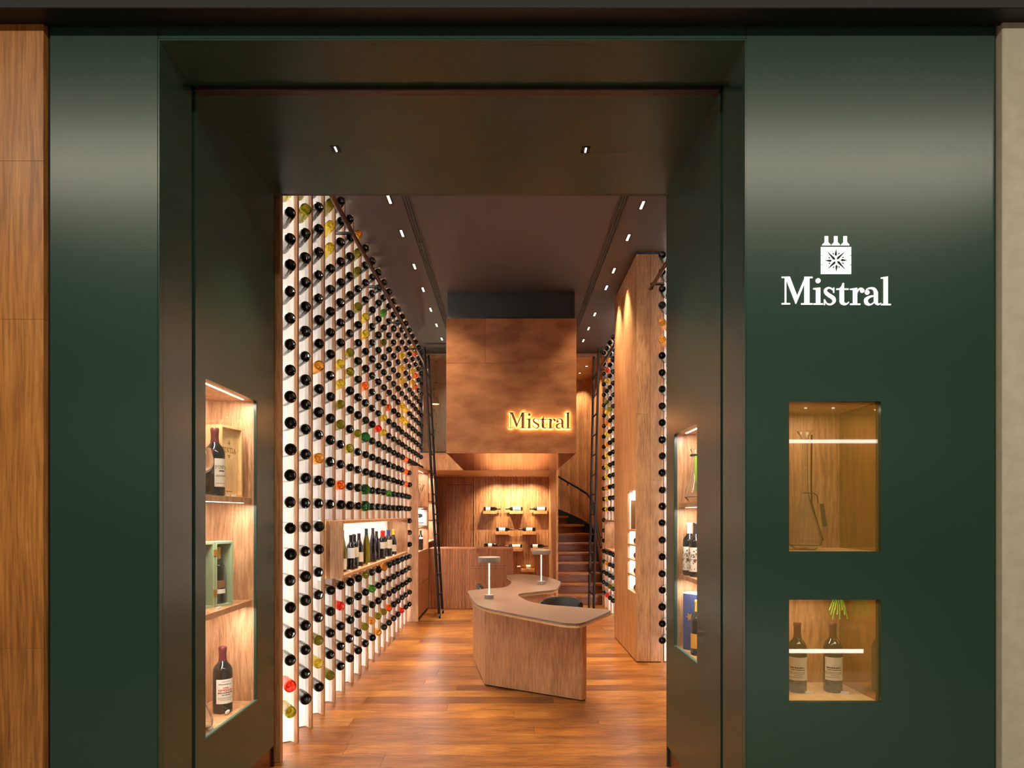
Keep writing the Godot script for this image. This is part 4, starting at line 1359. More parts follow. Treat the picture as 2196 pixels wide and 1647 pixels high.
# ---------------------------------------------------------------- ladder rails and ladders
func rails_and_ladders():
	var r = thing("ladder_rail", "black metal ladder rail along the niche-side bottle wall", "rail")
	var st := new_st()
	rod(st, V(-1.31, 3.92, 4.35), V(-1.31, 3.92, 11.2), 0.019, 12)
	part("tube", st, M.metal_bronze, r)
	for d in [4.40, 5.72, 7.06, 8.38, 9.72, 11.0]:
		st = new_st()
		rod(st, V(-1.44, 3.905, d), V(-1.30, 3.905, d), 0.014)
		rod(st, V(-1.31, 3.905, d), V(-1.31, 3.85, d), 0.006)
		rod(st, V(-1.35, 3.905, d), V(-1.35, 3.86, d), 0.005)
		part("bracket", st, M.metal_black, r)
	r = thing("ladder_rail", "short black ladder rail on the slats before the pillar", "rail")
	st = new_st()
	rod(st, V(1.48, 3.89, 4.35), V(1.48, 3.89, 7.08), 0.019, 12)
	part("tube", st, M.metal_bronze, r)
	for d in [5.6, 6.98]:
		st = new_st()
		rod(st, V(1.60, 3.905, d), V(1.46, 3.905, d), 0.014)
		rod(st, V(1.48, 3.905, d), V(1.48, 3.85, d), 0.006)
		part("bracket", st, M.metal_black, r)
	r = thing("ladder_rail", "black ladder rail between the pillar and the stair", "rail")
	st = new_st()
	rod(st, V(1.48, 3.90, 8.62), V(1.48, 3.90, 11.3), 0.019, 12)
	part("tube", st, M.metal_bronze, r)
	for d in [9.2, 10.2, 11.1]:
		st = new_st()
		rod(st, V(1.62, 3.905, d), V(1.46, 3.905, d), 0.014)
		rod(st, V(1.48, 3.905, d), V(1.48, 3.85, d), 0.006)
		part("bracket", st, M.metal_black, r)
	ladder("tall black ladder leaning on the niche-side rail beside the bookcase", -1.025, -1.243, 10.18, 10.68, 1.0)
	ladder("tall black ladder leaning on the rail beside the stair", 1.285, 1.36, 10.22, 10.8, -1.0)

func ladder(label, xb, xt, d0, d1, s):
	var o = thing("rolling_ladder", label, "ladder")
	var h := 4.04
	for d in [d0, d1]:
		var st := new_st()
		rod(st, V(xb, 0.07, d), V(xt, h, d), 0.019, 12)
		part("stile", st, M.metal_black, o)
		st = new_st()
		lathe(st, [Vector2(0, -0.014), Vector2(0.028, -0.014), Vector2(0.033, -0.009), Vector2(0.033, 0.009), Vector2(0.028, 0.014), Vector2(0, 0.014)], 16, Transform3D(Basis(Vector3.BACK, PI / 2), V(xb + s * 0.01, 0.033, d)))
		var wh = part("wheel", st, M.rubber_black, o)
		st = new_st()
		lathe(st, [Vector2(0, -0.018), Vector2(0.012, -0.018), Vector2(0.012, 0.018), Vector2(0, 0.018)], 12, Transform3D(Basis(Vector3.BACK, PI / 2), V(xb + s * 0.01, 0.033, d)))
		part("hub", st, M.chrome, wh)
		st = new_st()
		tube(st, [V(xt, h - 0.05, d), V(xt - s * 0.06, h - 0.02, d), V(xt - s * 0.08, h - 0.09, d)], 0.007, 8)
		part("hook", st, M.metal_black, o)
	var n := 12
	for i in n:
		var y := 0.33 + i * 0.305
		var x := lerpf(xb, xt, (y - 0.07) / (h - 0.07))
		var st := new_st()
		rod(st, V(x, y, d0), V(x, y, d1), 0.011, 8)
		part("rung", st, M.metal_black, o)

# ---------------------------------------------------------------- desk, lamps, chairs
func desk():
	var o = thing("counter_desk", "long winding desk with a dark top and veneered sides", "desk", Vector3.ZERO)
	var top := [Vector2(-0.438, 7.24), Vector2(-0.27, 6.0), Vector2(0.40, 5.10), Vector2(0.545, 5.06), Vector2(0.872, 5.74), Vector2(0.85, 5.79), Vector2(0.631, 5.96), Vector2(0.377, 6.1), Vector2(0.256, 6.24), Vector2(0.187, 6.38), Vector2(0.10, 6.80), Vector2(0.112, 6.95), Vector2(0.2077, 7.07), Vector2(0.505, 7.32), Vector2(0.54, 7.45), Vector2(0.645, 8.2), Vector2(0.588, 8.53), Vector2(0.47, 8.96), Vector2(0.314, 9.2), Vector2(0.143, 9.26), Vector2(-0.029, 9.13), Vector2(0.045, 8.53), Vector2(0.038, 7.98), Vector2(-0.006, 7.7), Vector2(-0.059, 7.55), Vector2(-0.199, 7.47), Vector2(-0.345, 7.34)]
	top = smoothed(top, 0.14, 2)
	var st := new_st()
	plan(st, top, 0.724, 0.74)
	part("desktop", st, M.desk_brown, o)
	st = new_st()
	var poly := PackedVector2Array()
	for q in top: poly.append(q)
	var inset = Geometry2D.offset_polygon(poly, -0.006)[0]
	var inn := []
	for q in inset: inn.append(q)
	plan(st, inn, 0.704, 0.724)
	part("edge_band", st, M.crate_wood, o)
	# sides
	st = new_st()
	plan(st, [Vector2(-0.207, 6.18), Vector2(0.617, 5.65), Vector2(0.655, 5.69), Vector2(-0.17, 6.225)], 0.012, 0.704)
	part("front_panel", st, M.veneer, o)
	st = new_st()
	plan(st, [Vector2(-0.2075, 6.182), Vector2(-0.16, 6.23), Vector2(0.0, 6.5), Vector2(0.0, 7.0), Vector2(-0.08, 7.36), Vector2(-0.372, 7.30)], 0.012, 0.704)
	part("pedestal", st, M.veneer, o)
	st = new_st()
	plan(st, smoothed([Vector2(-0.03, 7.4), Vector2(0.08, 7.0), Vector2(0.16, 7.1), Vector2(0.46, 7.36), Vector2(0.56, 8.2), Vector2(0.40, 8.85), Vector2(0.15, 9.0), Vector2(0.13, 8.5), Vector2(0.11, 8.0), Vector2(0.06, 7.72)], 0.12, 1), 0.012, 0.704)
	part("pedestal", st, M.veneer, o)
	st = new_st()
	plan(st, [Vector2(-0.195, 6.19), Vector2(0.605, 5.675), Vector2(0.645, 5.69), Vector2(-0.16, 6.22)], 0.0, 0.012)
	plan(st, [Vector2(-0.19, 6.2), Vector2(-0.01, 6.5), Vector2(-0.01, 7.0), Vector2(-0.09, 7.34), Vector2(-0.36, 7.28)], 0.0, 0.012)
	plan(st, [Vector2(0.0, 7.4), Vector2(0.1, 7.1), Vector2(0.44, 7.38), Vector2(0.54, 8.2), Vector2(0.39, 8.83), Vector2(0.16, 8.95), Vector2(0.14, 8.5)], 0.0, 0.012)
	part("plinth", st, M.groove_black, o)
	table_lamp(V(-0.179, 0.74, 6.56), "grey disc table lamp on the lobe of the desk towards the portal")
	table_lamp(V(0.387, 0.74, 7.9), "grey disc table lamp on the lobe of the desk towards the stair")
	tub_chair(V(0.53, 0, 6.58), PI, "black leather chair tucked in the inner bend of the desk")
	tub_chair(V(-0.15, 0, 7.97), -PI / 2, "black leather chair behind the desk beside the lamp")

func table_lamp(at, label):
	var o = thing("table_lamp", label, "lamp", at, 0, "disc table lamps")
	var st := new_st()
	lathe(st, disc(0.045, 0.04, 0.003), 28)
	part("base", st, M.lamp_grey, o)
	st = new_st()
	lathe(st, disc(0.0065, 0.31), 12, Transform3D(Basis(), Vector3(0, 0.04, 0)))
	part("stem", st, M.stem_light, o)
	st = new_st()
	lathe(st, [Vector2(0, 0.352), Vector2(0.094, 0.352), Vector2(0.094, 0.348), Vector2(0.104, 0.348), Vector2(0.107, 0.352), Vector2(0.107, 0.398), Vector2(0.103, 0.402), Vector2(0, 0.402)], 36)
	part("shade", st, M.lamp_grey, o)
	st = new_st()
	lathe(st, [Vector2(0, 0.3495), Vector2(0.092, 0.3495), Vector2(0.092, 0.3515), Vector2(0, 0.3515)], 28)
	part("light_diffuser", st, M.stem_light, o)
	spot("lamp_light", Vector3(0, 0.345, 0), Vector3.DOWN, 0.12, 78.0, WARM, 0.08, o)

func tub_chair(at, turn, label):
	var o = thing("desk_chair", label, "chair", at, turn)
	var st := new_st()
	plan(st, smoothed([Vector2(-0.21, -0.2), Vector2(0.21, -0.2), Vector2(0.22, 0.2), Vector2(-0.22, 0.2)], 0.2, 2), 0.41, 0.47)
	part("seat", st, M.leather_black, o)
	# curved back, thicker in the middle, top edge dipping to the ends
	st = new_st()
	var n := 14
	for i in n:
		var pts := []
		for k in 2:
			var a: float = lerpf(deg_to_rad(28), deg_to_rad(152), float(i + k) / n)
			var e: float = absf(float(i + k) / n - 0.5) * 2.0
			var topy: float = 0.735 - 0.05 * e * e * e * e
			pts.append([Vector2(cos(a), sin(a)), topy])
		for g in [[0.20, 0.245, -1.0], [0.245, 0.20, 1.0]]:
			pass
		var A: Vector2 = pts[0][0]
		var B: Vector2 = pts[1][0]
		var P := func(q: Vector2, r: float, y: float) -> Vector3: return Vector3(q.x * r, y, 0.09 + q.y * r * 0.55)
		var mid := Vector3((A.x + B.x) / 2.0, 0, (A.y + B.y) / 2.0)
		quad(st, P.call(A, 0.235, 0.5), P.call(B, 0.235, 0.5), P.call(B, 0.24, pts[1][1] - 0.015), P.call(A, 0.24, pts[0][1] - 0.015), mid, 1)
		quad(st, P.call(A, 0.195, 0.5), P.call(B, 0.195, 0.5), P.call(B, 0.195, pts[1][1] - 0.015), P.call(A, 0.195, pts[0][1] - 0.015), -mid, 2)
		quad(st, P.call(A, 0.24, pts[0][1] - 0.015), P.call(B, 0.24, pts[1][1] - 0.015), P.call(B, 0.218, pts[1][1]), P.call(A, 0.218, pts[0][1]), mid + Vector3.UP, 1)
		quad(st, P.call(A, 0.195, pts[0][1] - 0.015), P.call(B, 0.195, pts[1][1] - 0.015), P.call(B, 0.218, pts[1][1]), P.call(A, 0.218, pts[0][1]), -mid + Vector3.UP, 2)
		quad(st, P.call(A, 0.195, 0.5), P.call(B, 0.195, 0.5), P.call(B, 0.235, 0.5), P.call(A, 0.235, 0.5), Vector3.DOWN)
		for end in [[0, i == 0, A, 0], [1, i == n - 1, B, 1]]:
			if end[1]:
				var q: Vector2 = end[2]
				var ty: float = pts[end[3]][1] - 0.015
				quad(st, P.call(q, 0.195, 0.5), P.call(q, 0.235, 0.5), P.call(q, 0.24, ty), P.call(q, 0.195, ty), Vector3(q.x, 0, 0) + Vector3(0, 0, -0.3))
	part("backrest", st, M.leather_black, o)
	st = new_st()
	for a in [40, 90, 140]:
		var q := Vector3(cos(deg_to_rad(a)) * 0.21, 0, 0.09 + sin(deg_to_rad(a)) * 0.115)
		rod(st, q + Vector3(0, 0.44, 0), q + Vector3(0, 0.52, 0), 0.01)
	part("back_supports", st, M.metal_black, o)
	for sx in [-1, 1]:
		for sz in [-1, 1]:
			st = new_st()
			rod(st, Vector3(sx * 0.16, 0.42, sz * 0.15), Vector3(sx * 0.165, 0.0, sz * 0.17), 0.011)
			part("leg", st, M.metal_black, o)

# ---------------------------------------------------------------- display cabinets in the portal sides
func left_display():
	var o = thing("display_cabinet", "lit veneered display cabinet with three tiers in the portal side", "cabinet", Vector3.ZERO)
	var x0 := -1.70
	var x1 := PX0 - 0.02
	var a := 3.246
	var b := 3.914
	boxpart("back_board", M.veneer, o, x0 - 0.012, x0, 0.46, 2.22, a - 0.012, b + 0.012)
	boxpart("side_board", M.veneer, o, x0, x1, 0.46, 2.22, b, b + 0.012)
	boxpart("side_board", M.veneer, o, x0, x1, 0.46, 2.22, a - 0.012, a)
	boxpart("top_board", M.veneer, o, x0, x1, 2.197, 2.21, a, b)
	boxpart("bottom_board", M.veneer, o, x0, x1, 0.462, 0.48, a, b)
	for y in [1.06, 1.645]:
		boxpart("shelf", M.veneer, o, x0, x1 - 0.012, y - 0.03, y, a, b, 0.001)
	for y in [2.197, 1.615, 1.03]:
		boxpart("led_strip", M.led_strip, o, x1 - 0.041, x1 - 0.029, y - 0.003, y, a + 0.01, b - 0.07)
		area("display_light", V(x1 - 0.035, y - 0.007, (a + b) / 2.0 - 0.03), Vector3(-0.12, -1, 0), 0.012, b - a - 0.08, E_NICHE, STRIP, Vector3.FORWARD, o)
	boxpart("glass_front", M.pane_glass, o, PX0 - 0.012, PX0 - 0.006, 0.482, 2.195, a + 0.002, b - 0.002)
	boxpart("glass_edge", M.glass_edge, o, PX0 - 0.016, PX0 - 0.001, 0.48, 0.489, a, b)
	boxpart("glass_edge", M.green_paint, o, PX0 - 0.016, PX0 - 0.001, 0.489, 2.197, b - 0.010, b)
	# wooden gift case with slid-back lid
	var w = thing("wine_case", "pale wooden wine case standing on the upper tier", "case", V(-1.562, 1.645, 3.745), 1.38)
	var hw := 0.10
	var hh := 0.385
	for q in [[-hw, -hw + 0.012, 0.0, hh], [hw - 0.012, hw, 0.0, hh]]:
		var st := new_st()
		bx(st, q[0], q[1], q[2], q[3], -0.055, 0.055)
		part("side", st, M.crate_wood, w)
	for y in [[0.0, 0.012], [hh - 0.012, hh]]:
		var st := new_st()
		bx(st, -hw + 0.012, hw - 0.012, y[0], y[1], -0.055, 0.055)
		part("end", st, M.crate_wood, w)
	var st := new_st()
	bx(st, -hw + 0.012, hw - 0.012, 0.012, hh - 0.012, -0.036, -0.030)
	var lid = part("lid", st, M.crate_wood, w)
	st = new_st()
	bx(st, -hw + 0.012, hw - 0.012, 0.012, hh - 0.012, 0.045, 0.053)
	part("back", st, M.crate_wood, w)
	var font := SystemFont.new()
	font.font_names = PackedStringArray(["Droid Serif"])
	var tm := TextMesh.new()
	tm.font = font
	tm.text = "PINTIA"
	tm.font_size = 32
	tm.pixel_size = 0.00115
	tm.depth = 0.0006
	mi("lettering", tm, M.ink_brown, lid, Vector3(0, 0.255, 0.0364))
	st = new_st()
	bx(st, -0.012, 0.012, 0.226, 0.229, -0.0368, -0.036)
	bx(st, -0.008, 0.008, 0.217, 0.220, -0.0368, -0.036)
	bx(st, -0.002, 0.002, 0.285, 0.31, -0.0368, -0.036)
	bx(st, -0.012, 0.010, 0.292, 0.296, -0.0368, -0.036)
	bx(st, -0.03, 0.03, 0.03, 0.033, -0.0368, -0.036)
	part("stamp", st, M.ink_brown, lid)
	# its bottle
	var bo = shown_bottle("wine_bottle_red_cap", "red-capped bottle with a white label before the pale wooden case", V(-1.524, 1.645, 3.55), "magnum", "bottle_black", "capsule_wine", "paper", 0.047, 0.193, 0.44, "", 0.75)
	letters_on_curve(bo.get_node("label_paper"), "PINTIA", 0.0517, 0.148, 0.017, 0.38, 0.255, M.ink)
	st = new_st()
	for y in [0.105, 0.10, 0.064]:
		lathe(st, [Vector2(0.0518, y), Vector2(0.0518, y + 0.0018)], 8, Transform3D(), 1, -0.2, 1.1)
	lathe(st, [Vector2(0.0518, 0.126), Vector2(0.0518, 0.132)], 6, Transform3D(), 1, 0.1, 0.75)
	part("print", st, M.ink, bo.get_node("label_paper"))
	# stemless decanter in front of it
	var g = thing("wine_glass", "large empty wine glass beside the red-capped bottle", "glass", V(-1.512, 1.645, 3.395))
	st = new_st()
	lathe(st, [Vector2(0, 0.001), Vector2(0.036, 0.001), Vector2(0.036, 0.003), Vector2(0.006, 0.008), Vector2(0.0035, 0.02), Vector2(0.0035, 0.10), Vector2(0.01, 0.108), Vector2(0.032, 0.125), Vector2(0.046, 0.155), Vector2(0.045, 0.185), Vector2(0.034, 0.235)], 28)
	part("bowl", st, M.crystal, g)
	# green gift box that opens like a cupboard
	var bxn = thing("gift_case", "sage green hinged gift case with dark printed lining", "case", V(-1.585, 1.06, 3.61), 1.15)
	var W := 0.125
	var H := 0.345
	for h in [[-W * 0.99, -0.002, "door"], [0.002, W * 0.99, "body"]]:
		st = new_st()
		bx(st, h[0], h[1], 0, 0.012, -0.05, 0.05)
		bx(st, h[0], h[1], H - 0.012, H, -0.05, 0.05)
		bx(st, h[0], h[0] + 0.012, 0.012, H - 0.012, -0.05, 0.05)
		bx(st, h[1] - 0.012, h[1], 0.012, H - 0.012, -0.05, 0.05)
		bx(st, h[0] + 0.012, h[1] - 0.012, 0.012, H - 0.012, 0.044, 0.05)
		var shellp = part("shell_" + h[2], st, M.box_green, bxn)
		st = new_st()
		bx(st, h[0] + 0.0125, h[1] - 0.0125, 0.0125, H - 0.0125, 0.0405, 0.0435)
		part("lining", st, M.lining, shellp) if M.has("lining") else part("lining", st, lining_material(), shellp)
	for y in [0.06, 0.27]:
		st = new_st()
		bx(st, -0.01, 0.01, y, y + 0.035, -0.053, -0.05)
		part("hinge", st, M.gold, bxn)
	var bb = shown_bottle("gift_bottle", "gold-capped dark bottle standing in the sage green case", bxn.transform * Vector3(0.064, 0.0125, 0.0), "bordeaux", "bottle_black", "capsule_gold", "paper", 0.055, 0.078, 0.7, "", 0.9)
	st = new_st()
	lathe(st, [Vector2(0.0382, 0.085), Vector2(0.0382, 0.125)], 12, Transform3D(), 1, -0.2, 1.6)
	part("label_dark", st, M.ink_brown, bb)
	# magnum on the floor of the cabinet
	shown_bottle("magnum_bottle", "tall magnum with a wine-red capsule and castle label on the lowest tier", V(-1.545, 0.48, 3.70), "magnum", "bottle_black", "capsule_wine", "paper", 0.055, 0.185, 0.85, "", 1.0, Basis(), "castle")
	var dc = thing("glass_decanter", "tall clear glass decanter beside the magnum", "decanter", V(-1.545, 0.48, 3.38))
	st = new_st()
	lathe(st, walled([Vector2(0, 0.004), Vector2(0.05, 0.0), Vector2(0.078, 0.02), Vector2(0.08, 0.05), Vector2(0.06, 0.10), Vector2(0.03, 0.16), Vector2(0.018, 0.22), Vector2(0.018, 0.30), Vector2(0.03, 0.33)]), 28)
	part("vessel", st, M.crystal, dc)
	for q in [[-1.48, 1.645, 3.60, "red-capped bottle"], [-1.485, 1.645, 3.70, "pale wooden wine case"], [-1.492, 1.06, 3.52, "sage green gift case"], [-1.497, 0.49, 3.645, "magnum"], [-1.48, 0.48, 3.40, "glass decanter"]]:
		st = new_st()
		bx(st, -0.004, 0.004, 0.0, 0.012, -0.02, 0.02)
		var p = part("price_tag", st, M.paper_white, null, V(q[0], q[1], q[2]))
		tag(p, "tiny white price tag at the foot of the " + q[3], "tag", "price tags in the display cabinet")

func lining_material():
	var m := mat("lining", Color.WHITE, 0.5)
	m.albedo_texture = blotch_image(31, 0.03, c8(26, 18, 22), c8(60, 28, 24), c8(214, 88, 46))
	m.uv1_triplanar = true
	m.uv1_scale = Vector3(6, 6, 6)
	return m

func right_display():
	var o = thing("display_cabinet", "slim lit display cabinet with a blue box in the portal side", "cabinet", Vector3.ZERO)
	var x0 := PX1 + 0.02
	var x1 := 1.22
	var a := 3.53
	var b := 4.02
	boxpart("back_board", M.veneer, o, x1, x1 + 0.012, 0.76, 2.04, a - 0.012, b + 0.012)
	boxpart("side_board", M.veneer, o, x0, x1, 0.76, 2.04, b, b + 0.012)
	boxpart("side_board", M.veneer, o, x0, x1, 0.76, 2.04, a - 0.012, a)
	boxpart("top_board", M.veneer, o, x0, x1, 2.02, 2.035, a, b)
	boxpart("bottom_board", M.veneer, o, x0, x1, 0.76, 0.776, a, b)
	for y in [1.20, 1.615]:
		boxpart("shelf", M.veneer, o, x0 + 0.012, x1, y - 0.025, y, a, b, 0.001)
	for y in [2.02, 1.59, 1.175]:
		boxpart("led_strip", M.led_strip, o, x0 + 0.029, x0 + 0.041, y - 0.003, y, a + 0.01, b - 0.07)
		area("display_light", V(x0 + 0.035, y - 0.007, (a + b) / 2.0 - 0.03), Vector3(0.12, -1, 0), 0.012, b - a - 0.08, E_NICHE * 0.6, STRIP, Vector3.FORWARD, o)
	boxpart("glass_front", M.pane_glass, o, PX1 + 0.006, PX1 + 0.012, 0.778, 2.018, a + 0.002, b - 0.002)
	boxpart("glass_edge", M.glass_edge, o, PX1 + 0.001, PX1 + 0.016, 0.776, 0.782, a, b)
	boxpart("glass_edge", M.green_paint, o, PX1 + 0.001, PX1 + 0.016, 0.782, 2.02, b - 0.008, b)
	# glass decanter with green ribbon
	var dc = thing("glass_decanter", "clear decanter with a bright green ribbon on the upper tier", "decanter", V(1.055, 1.615, 3.84))
	var st := new_st()
	lathe(st, walled([Vector2(0, 0.004), Vector2(0.03, 0.0), Vector2(0.06, 0.03), Vector2(0.055, 0.07), Vector2(0.03, 0.14), Vector2(0.018, 0.22), Vector2(0.018, 0.28), Vector2(0.028, 0.30)]), 24)
	part("vessel", st, M.crystal, dc)
	st = new_st()
	bx(st, -0.012, 0.012, 0.06, 0.26, -0.036, -0.033)
	part("ribbon", st, M.leaf_bright, dc)
	st = new_st()
	lathe(st, [Vector2(0.026, 0.262), Vector2(0.03, 0.262), Vector2(0.03, 0.272), Vector2(0.026, 0.272)], 16)
	part("collar", st, M.metal_black, dc)
	shown_bottle("white_capped_bottle", "white-capped dark bottle with a pictorial label on the middle tier", V(1.047, 1.20, 3.935), "bordeaux", "bottle_black", "capsule_white", "paper", 0.03, 0.165, 2.5, "", 1.0, Basis(), "picture")
	shown_bottle("pictorial_bottle", "dark bottle with a pictorial label standing before the white-capped one", V(1.055, 1.20, 3.83), "bordeaux", "bottle_black", "capsule_black", "paper", 0.03, 0.165, 2.4, "", 1.0, Basis(), "picture")
	var bb = thing("gift_box", "tall dark blue gift box with a gold emblem on the lowest tier", "box", V(1.075, 0.776, 3.91), 0.62)
	st = new_st()
	bx(st, -0.05, 0.05, 0, 0.32, -0.05, 0.05, 0.003)
	part("carton", st, M.box_blue, bb)
	st = new_st()
	bx(st, -0.051, 0.051, 0.32, 0.326, -0.051, 0.051, 0.001)
	part("lid", st, M.paper, bb)
	st = new_st()
	var star := PackedVector2Array()
	for i in 12:
		star.append(Vector2.from_angle(TAU * i / 12.0) * (0.026 if i % 2 == 0 else 0.012))
	prism(st, star, 0.001, Transform3D(Basis(Vector3.BACK, Vector3.UP, Vector3.LEFT), Vector3(-0.05, 0.19, 0.0)))
	part("emblem", st, M.gold, bb)
	shown_bottle("gold_labelled_bottle", "small gold-labelled bottle half hidden beside the blue box", V(1.045, 0.776, 3.76), "bordeaux", "bottle_black", "capsule_gold", "capsule_gold", 0.04, 0.12, 2.2, "", 1.0)

# ---------------------------------------------------------------- the two small windows in the front
func facade_windows():
	for q in [[1.396, 2.016, "upper"], [0.773, 1.197, "lower"]]:
		var y0: float = q[0]
		var y1: float = q[1]
		var o = thing("shop_window", "%s small display window with a veneered box in the green front" % q[2], "window", Vector3.ZERO)
		var x0 := 1.10
		var x1 := 1.535
		boxpart("back_board", M.veneer, o, x0, x1, y0 - 0.02, y1 + 0.02, 3.16, 3.172)
		boxpart("side_board", M.veneer, o, x0 - 0.012, x0, y0 - 0.02, y1 + 0.02, FD + 0.03, 3.16)
		boxpart("mirror_side", M.bronze_mirror, o, x1, x1 + 0.012, y0 - 0.02, y1 + 0.02, FD + 0.03, 3.16)
		boxpart("bottom_board", M.crate_wood, o, x0, x1, y0 - 0.02, y0, FD + 0.03, 3.16)
		boxpart("top_board", M.veneer, o, x0, x1, y1, y1 + 0.02, FD + 0.03, 3.16)
		boxpart("pane", M.pane_glass_amber, o, 1.162, 1.541, y0, y1, FD + 0.012, FD + 0.018)
		var st := new_st()
		for x in [1.20, 1.30, 1.42]:
			st = new_st()
			lathe(st, [Vector2(0, -0.004), Vector2(0.006, -0.004), Vector2(0.006, -0.001), Vector2(0, -0.001)], 12, Transform3D(Basis(), V(x, y1, 2.98)))
			part("led_lens", st, M.stem_light, o)
		area("display_light", V(1.31, y1 - 0.008, 2.98), Vector3.DOWN, 0.3, 0.03, 0.17, WARM, Vector3.FORWARD, o)
	# upper: slender decanter with an open wire and a dark tag
	var dc = thing("glass_decanter", "tall long-necked clear decanter in the upper front window", "decanter", V(1.292, 1.396, 2.97))
	var st := new_st()
	lathe(st, walled([Vector2(0, 0.01), Vector2(0.04, 0.0), Vector2(0.068, 0.02), Vector2(0.07, 0.05), Vector2(0.055, 0.11), Vector2(0.03, 0.18), Vector2(0.014, 0.26), Vector2(0.012, 0.46), Vector2(0.016, 0.49), Vector2(0.032, 0.515)]), 28)
	part("vessel", st, M.crystal, dc)
	st = new_st()
	tube(st, [Vector3(0.03, 0.50, 0.0), Vector3(0.028, 0.30, 0.0), Vector3(0.030, 0.20, 0.0), Vector3(0.045, 0.12, 0.02), Vector3(0.07, 0.04, 0.02)], 0.004, 8)
	tube(st, [Vector3(-0.02, 0.247, 0.03), Vector3(0.03, 0.245, 0.02), Vector3(0.045, 0.235, 0.02), Vector3(0.05, 0.20, 0.02)], 0.002, 6)
	part("wire", st, M.metal_black, dc)
	st = new_st()
	bxt(st, Transform3D(Basis(Vector3.BACK, 0.14), Vector3(0.06, 0.15, 0.045)), Vector3(0.018, 0.10, 0.003))
	part("hang_tag", st, M.ink, dc)
	# lower: two labelled bottles
	shown_bottle("window_bottle", "label-fronted bottle at the edge of the lower front window", V(1.272, 0.773, 3.0), "bordeaux", "bottle_black", "capsule_wine", "paper", 0.055, 0.155, 1.8, "", 1.15, Basis().scaled(Vector3(1.05, 1.0, 1.05)), "lines")
	shown_bottle("window_bottle", "label-fronted bottle in the middle of the lower front window", V(1.428, 0.773, 3.0), "bordeaux", "bottle_black", "capsule_wine", "paper", 0.055, 0.155, 1.75, "", 1.15, Basis().scaled(Vector3(1.05, 1.0, 1.05)), "lines")
	for x in [1.30, 1.455]:
		st = new_st()
		bx(st, -0.016, 0.016, 0.0, 0.012, -0.004, 0.004)
		var p = part("price_tag", st, M.paper_white, null, V(x, 0.773, 2.945))
		tag(p, "small price tag before the %s bottle of the lower front window" % ("edge" if x < 1.4 else "middle"), "tag", "price tags in the lower window")
	var pl = thing("potted_grass", "bright green grass hanging in at the corner of the lower window", "plant", V(1.50, 1.10, 3.08))
	for i in 9:
		st = new_st()
		var a := -2.6 + i * 0.17
		tube(st, [Vector3(0, 0.09, 0), Vector3(cos(a) * 0.04, 0.07 - i % 3 * 0.01, 0.01), Vector3(cos(a) * 0.07, 0.02 - i % 3 * 0.02, 0.02)], 0.003, 5)
		part("blade", st, M.leaf_bright, pl)

# ---------------------------------------------------------------- lettering drawn as outlines
# glyph coordinates as read off the sign, cap height 437 units, baseline 1278
func stroke(pts: Array) -> PackedVector2Array:
	var l := PackedVector2Array()
	var r := PackedVector2Array()
	# smooth the centre line first
	var c := Curve2D.new()
	var fine := []
	for i in pts.size() - 1:
		var p0: Array = pts[maxi(i - 1, 0)]
		var p1: Array = pts[i]
		var p2: Array = pts[i + 1]
		var p3: Array = pts[mini(i + 2, pts.size() - 1)]
		for k in 5:
			var t := k / 5.0
			fine.append([Vector2(p1[0], p1[1]).cubic_interpolate(Vector2(p2[0], p2[1]), Vector2(p0[0], p0[1]), Vector2(p3[0], p3[1]), t), lerpf(p1[2], p2[2], t)])
	fine.append([Vector2(pts[-1][0], pts[-1][1]), float(pts[-1][2])])
	for i in fine.size():
		var a: Vector2 = fine[maxi(i - 1, 0)][0]
		var b: Vector2 = fine[mini(i + 1, fine.size() - 1)][0]
		var n := (b - a).normalized().orthogonal()
		l.append(fine[i][0] + n * fine[i][1] * 0.5)
		r.append(fine[i][0] - n * fine[i][1] * 0.5)
	r.reverse()
	l.append_array(r)
	return l

func pl(a: Array) -> PackedVector2Array:
	var p := PackedVector2Array()
	for i in range(0, a.size(), 2):
		p.append(Vector2(a[i], a[i + 1]))
	return p

func rect(x0, x1, y0, y1) -> PackedVector2Array:
	return pl([x0, y0, x1, y0, x1, y1, x0, y1])

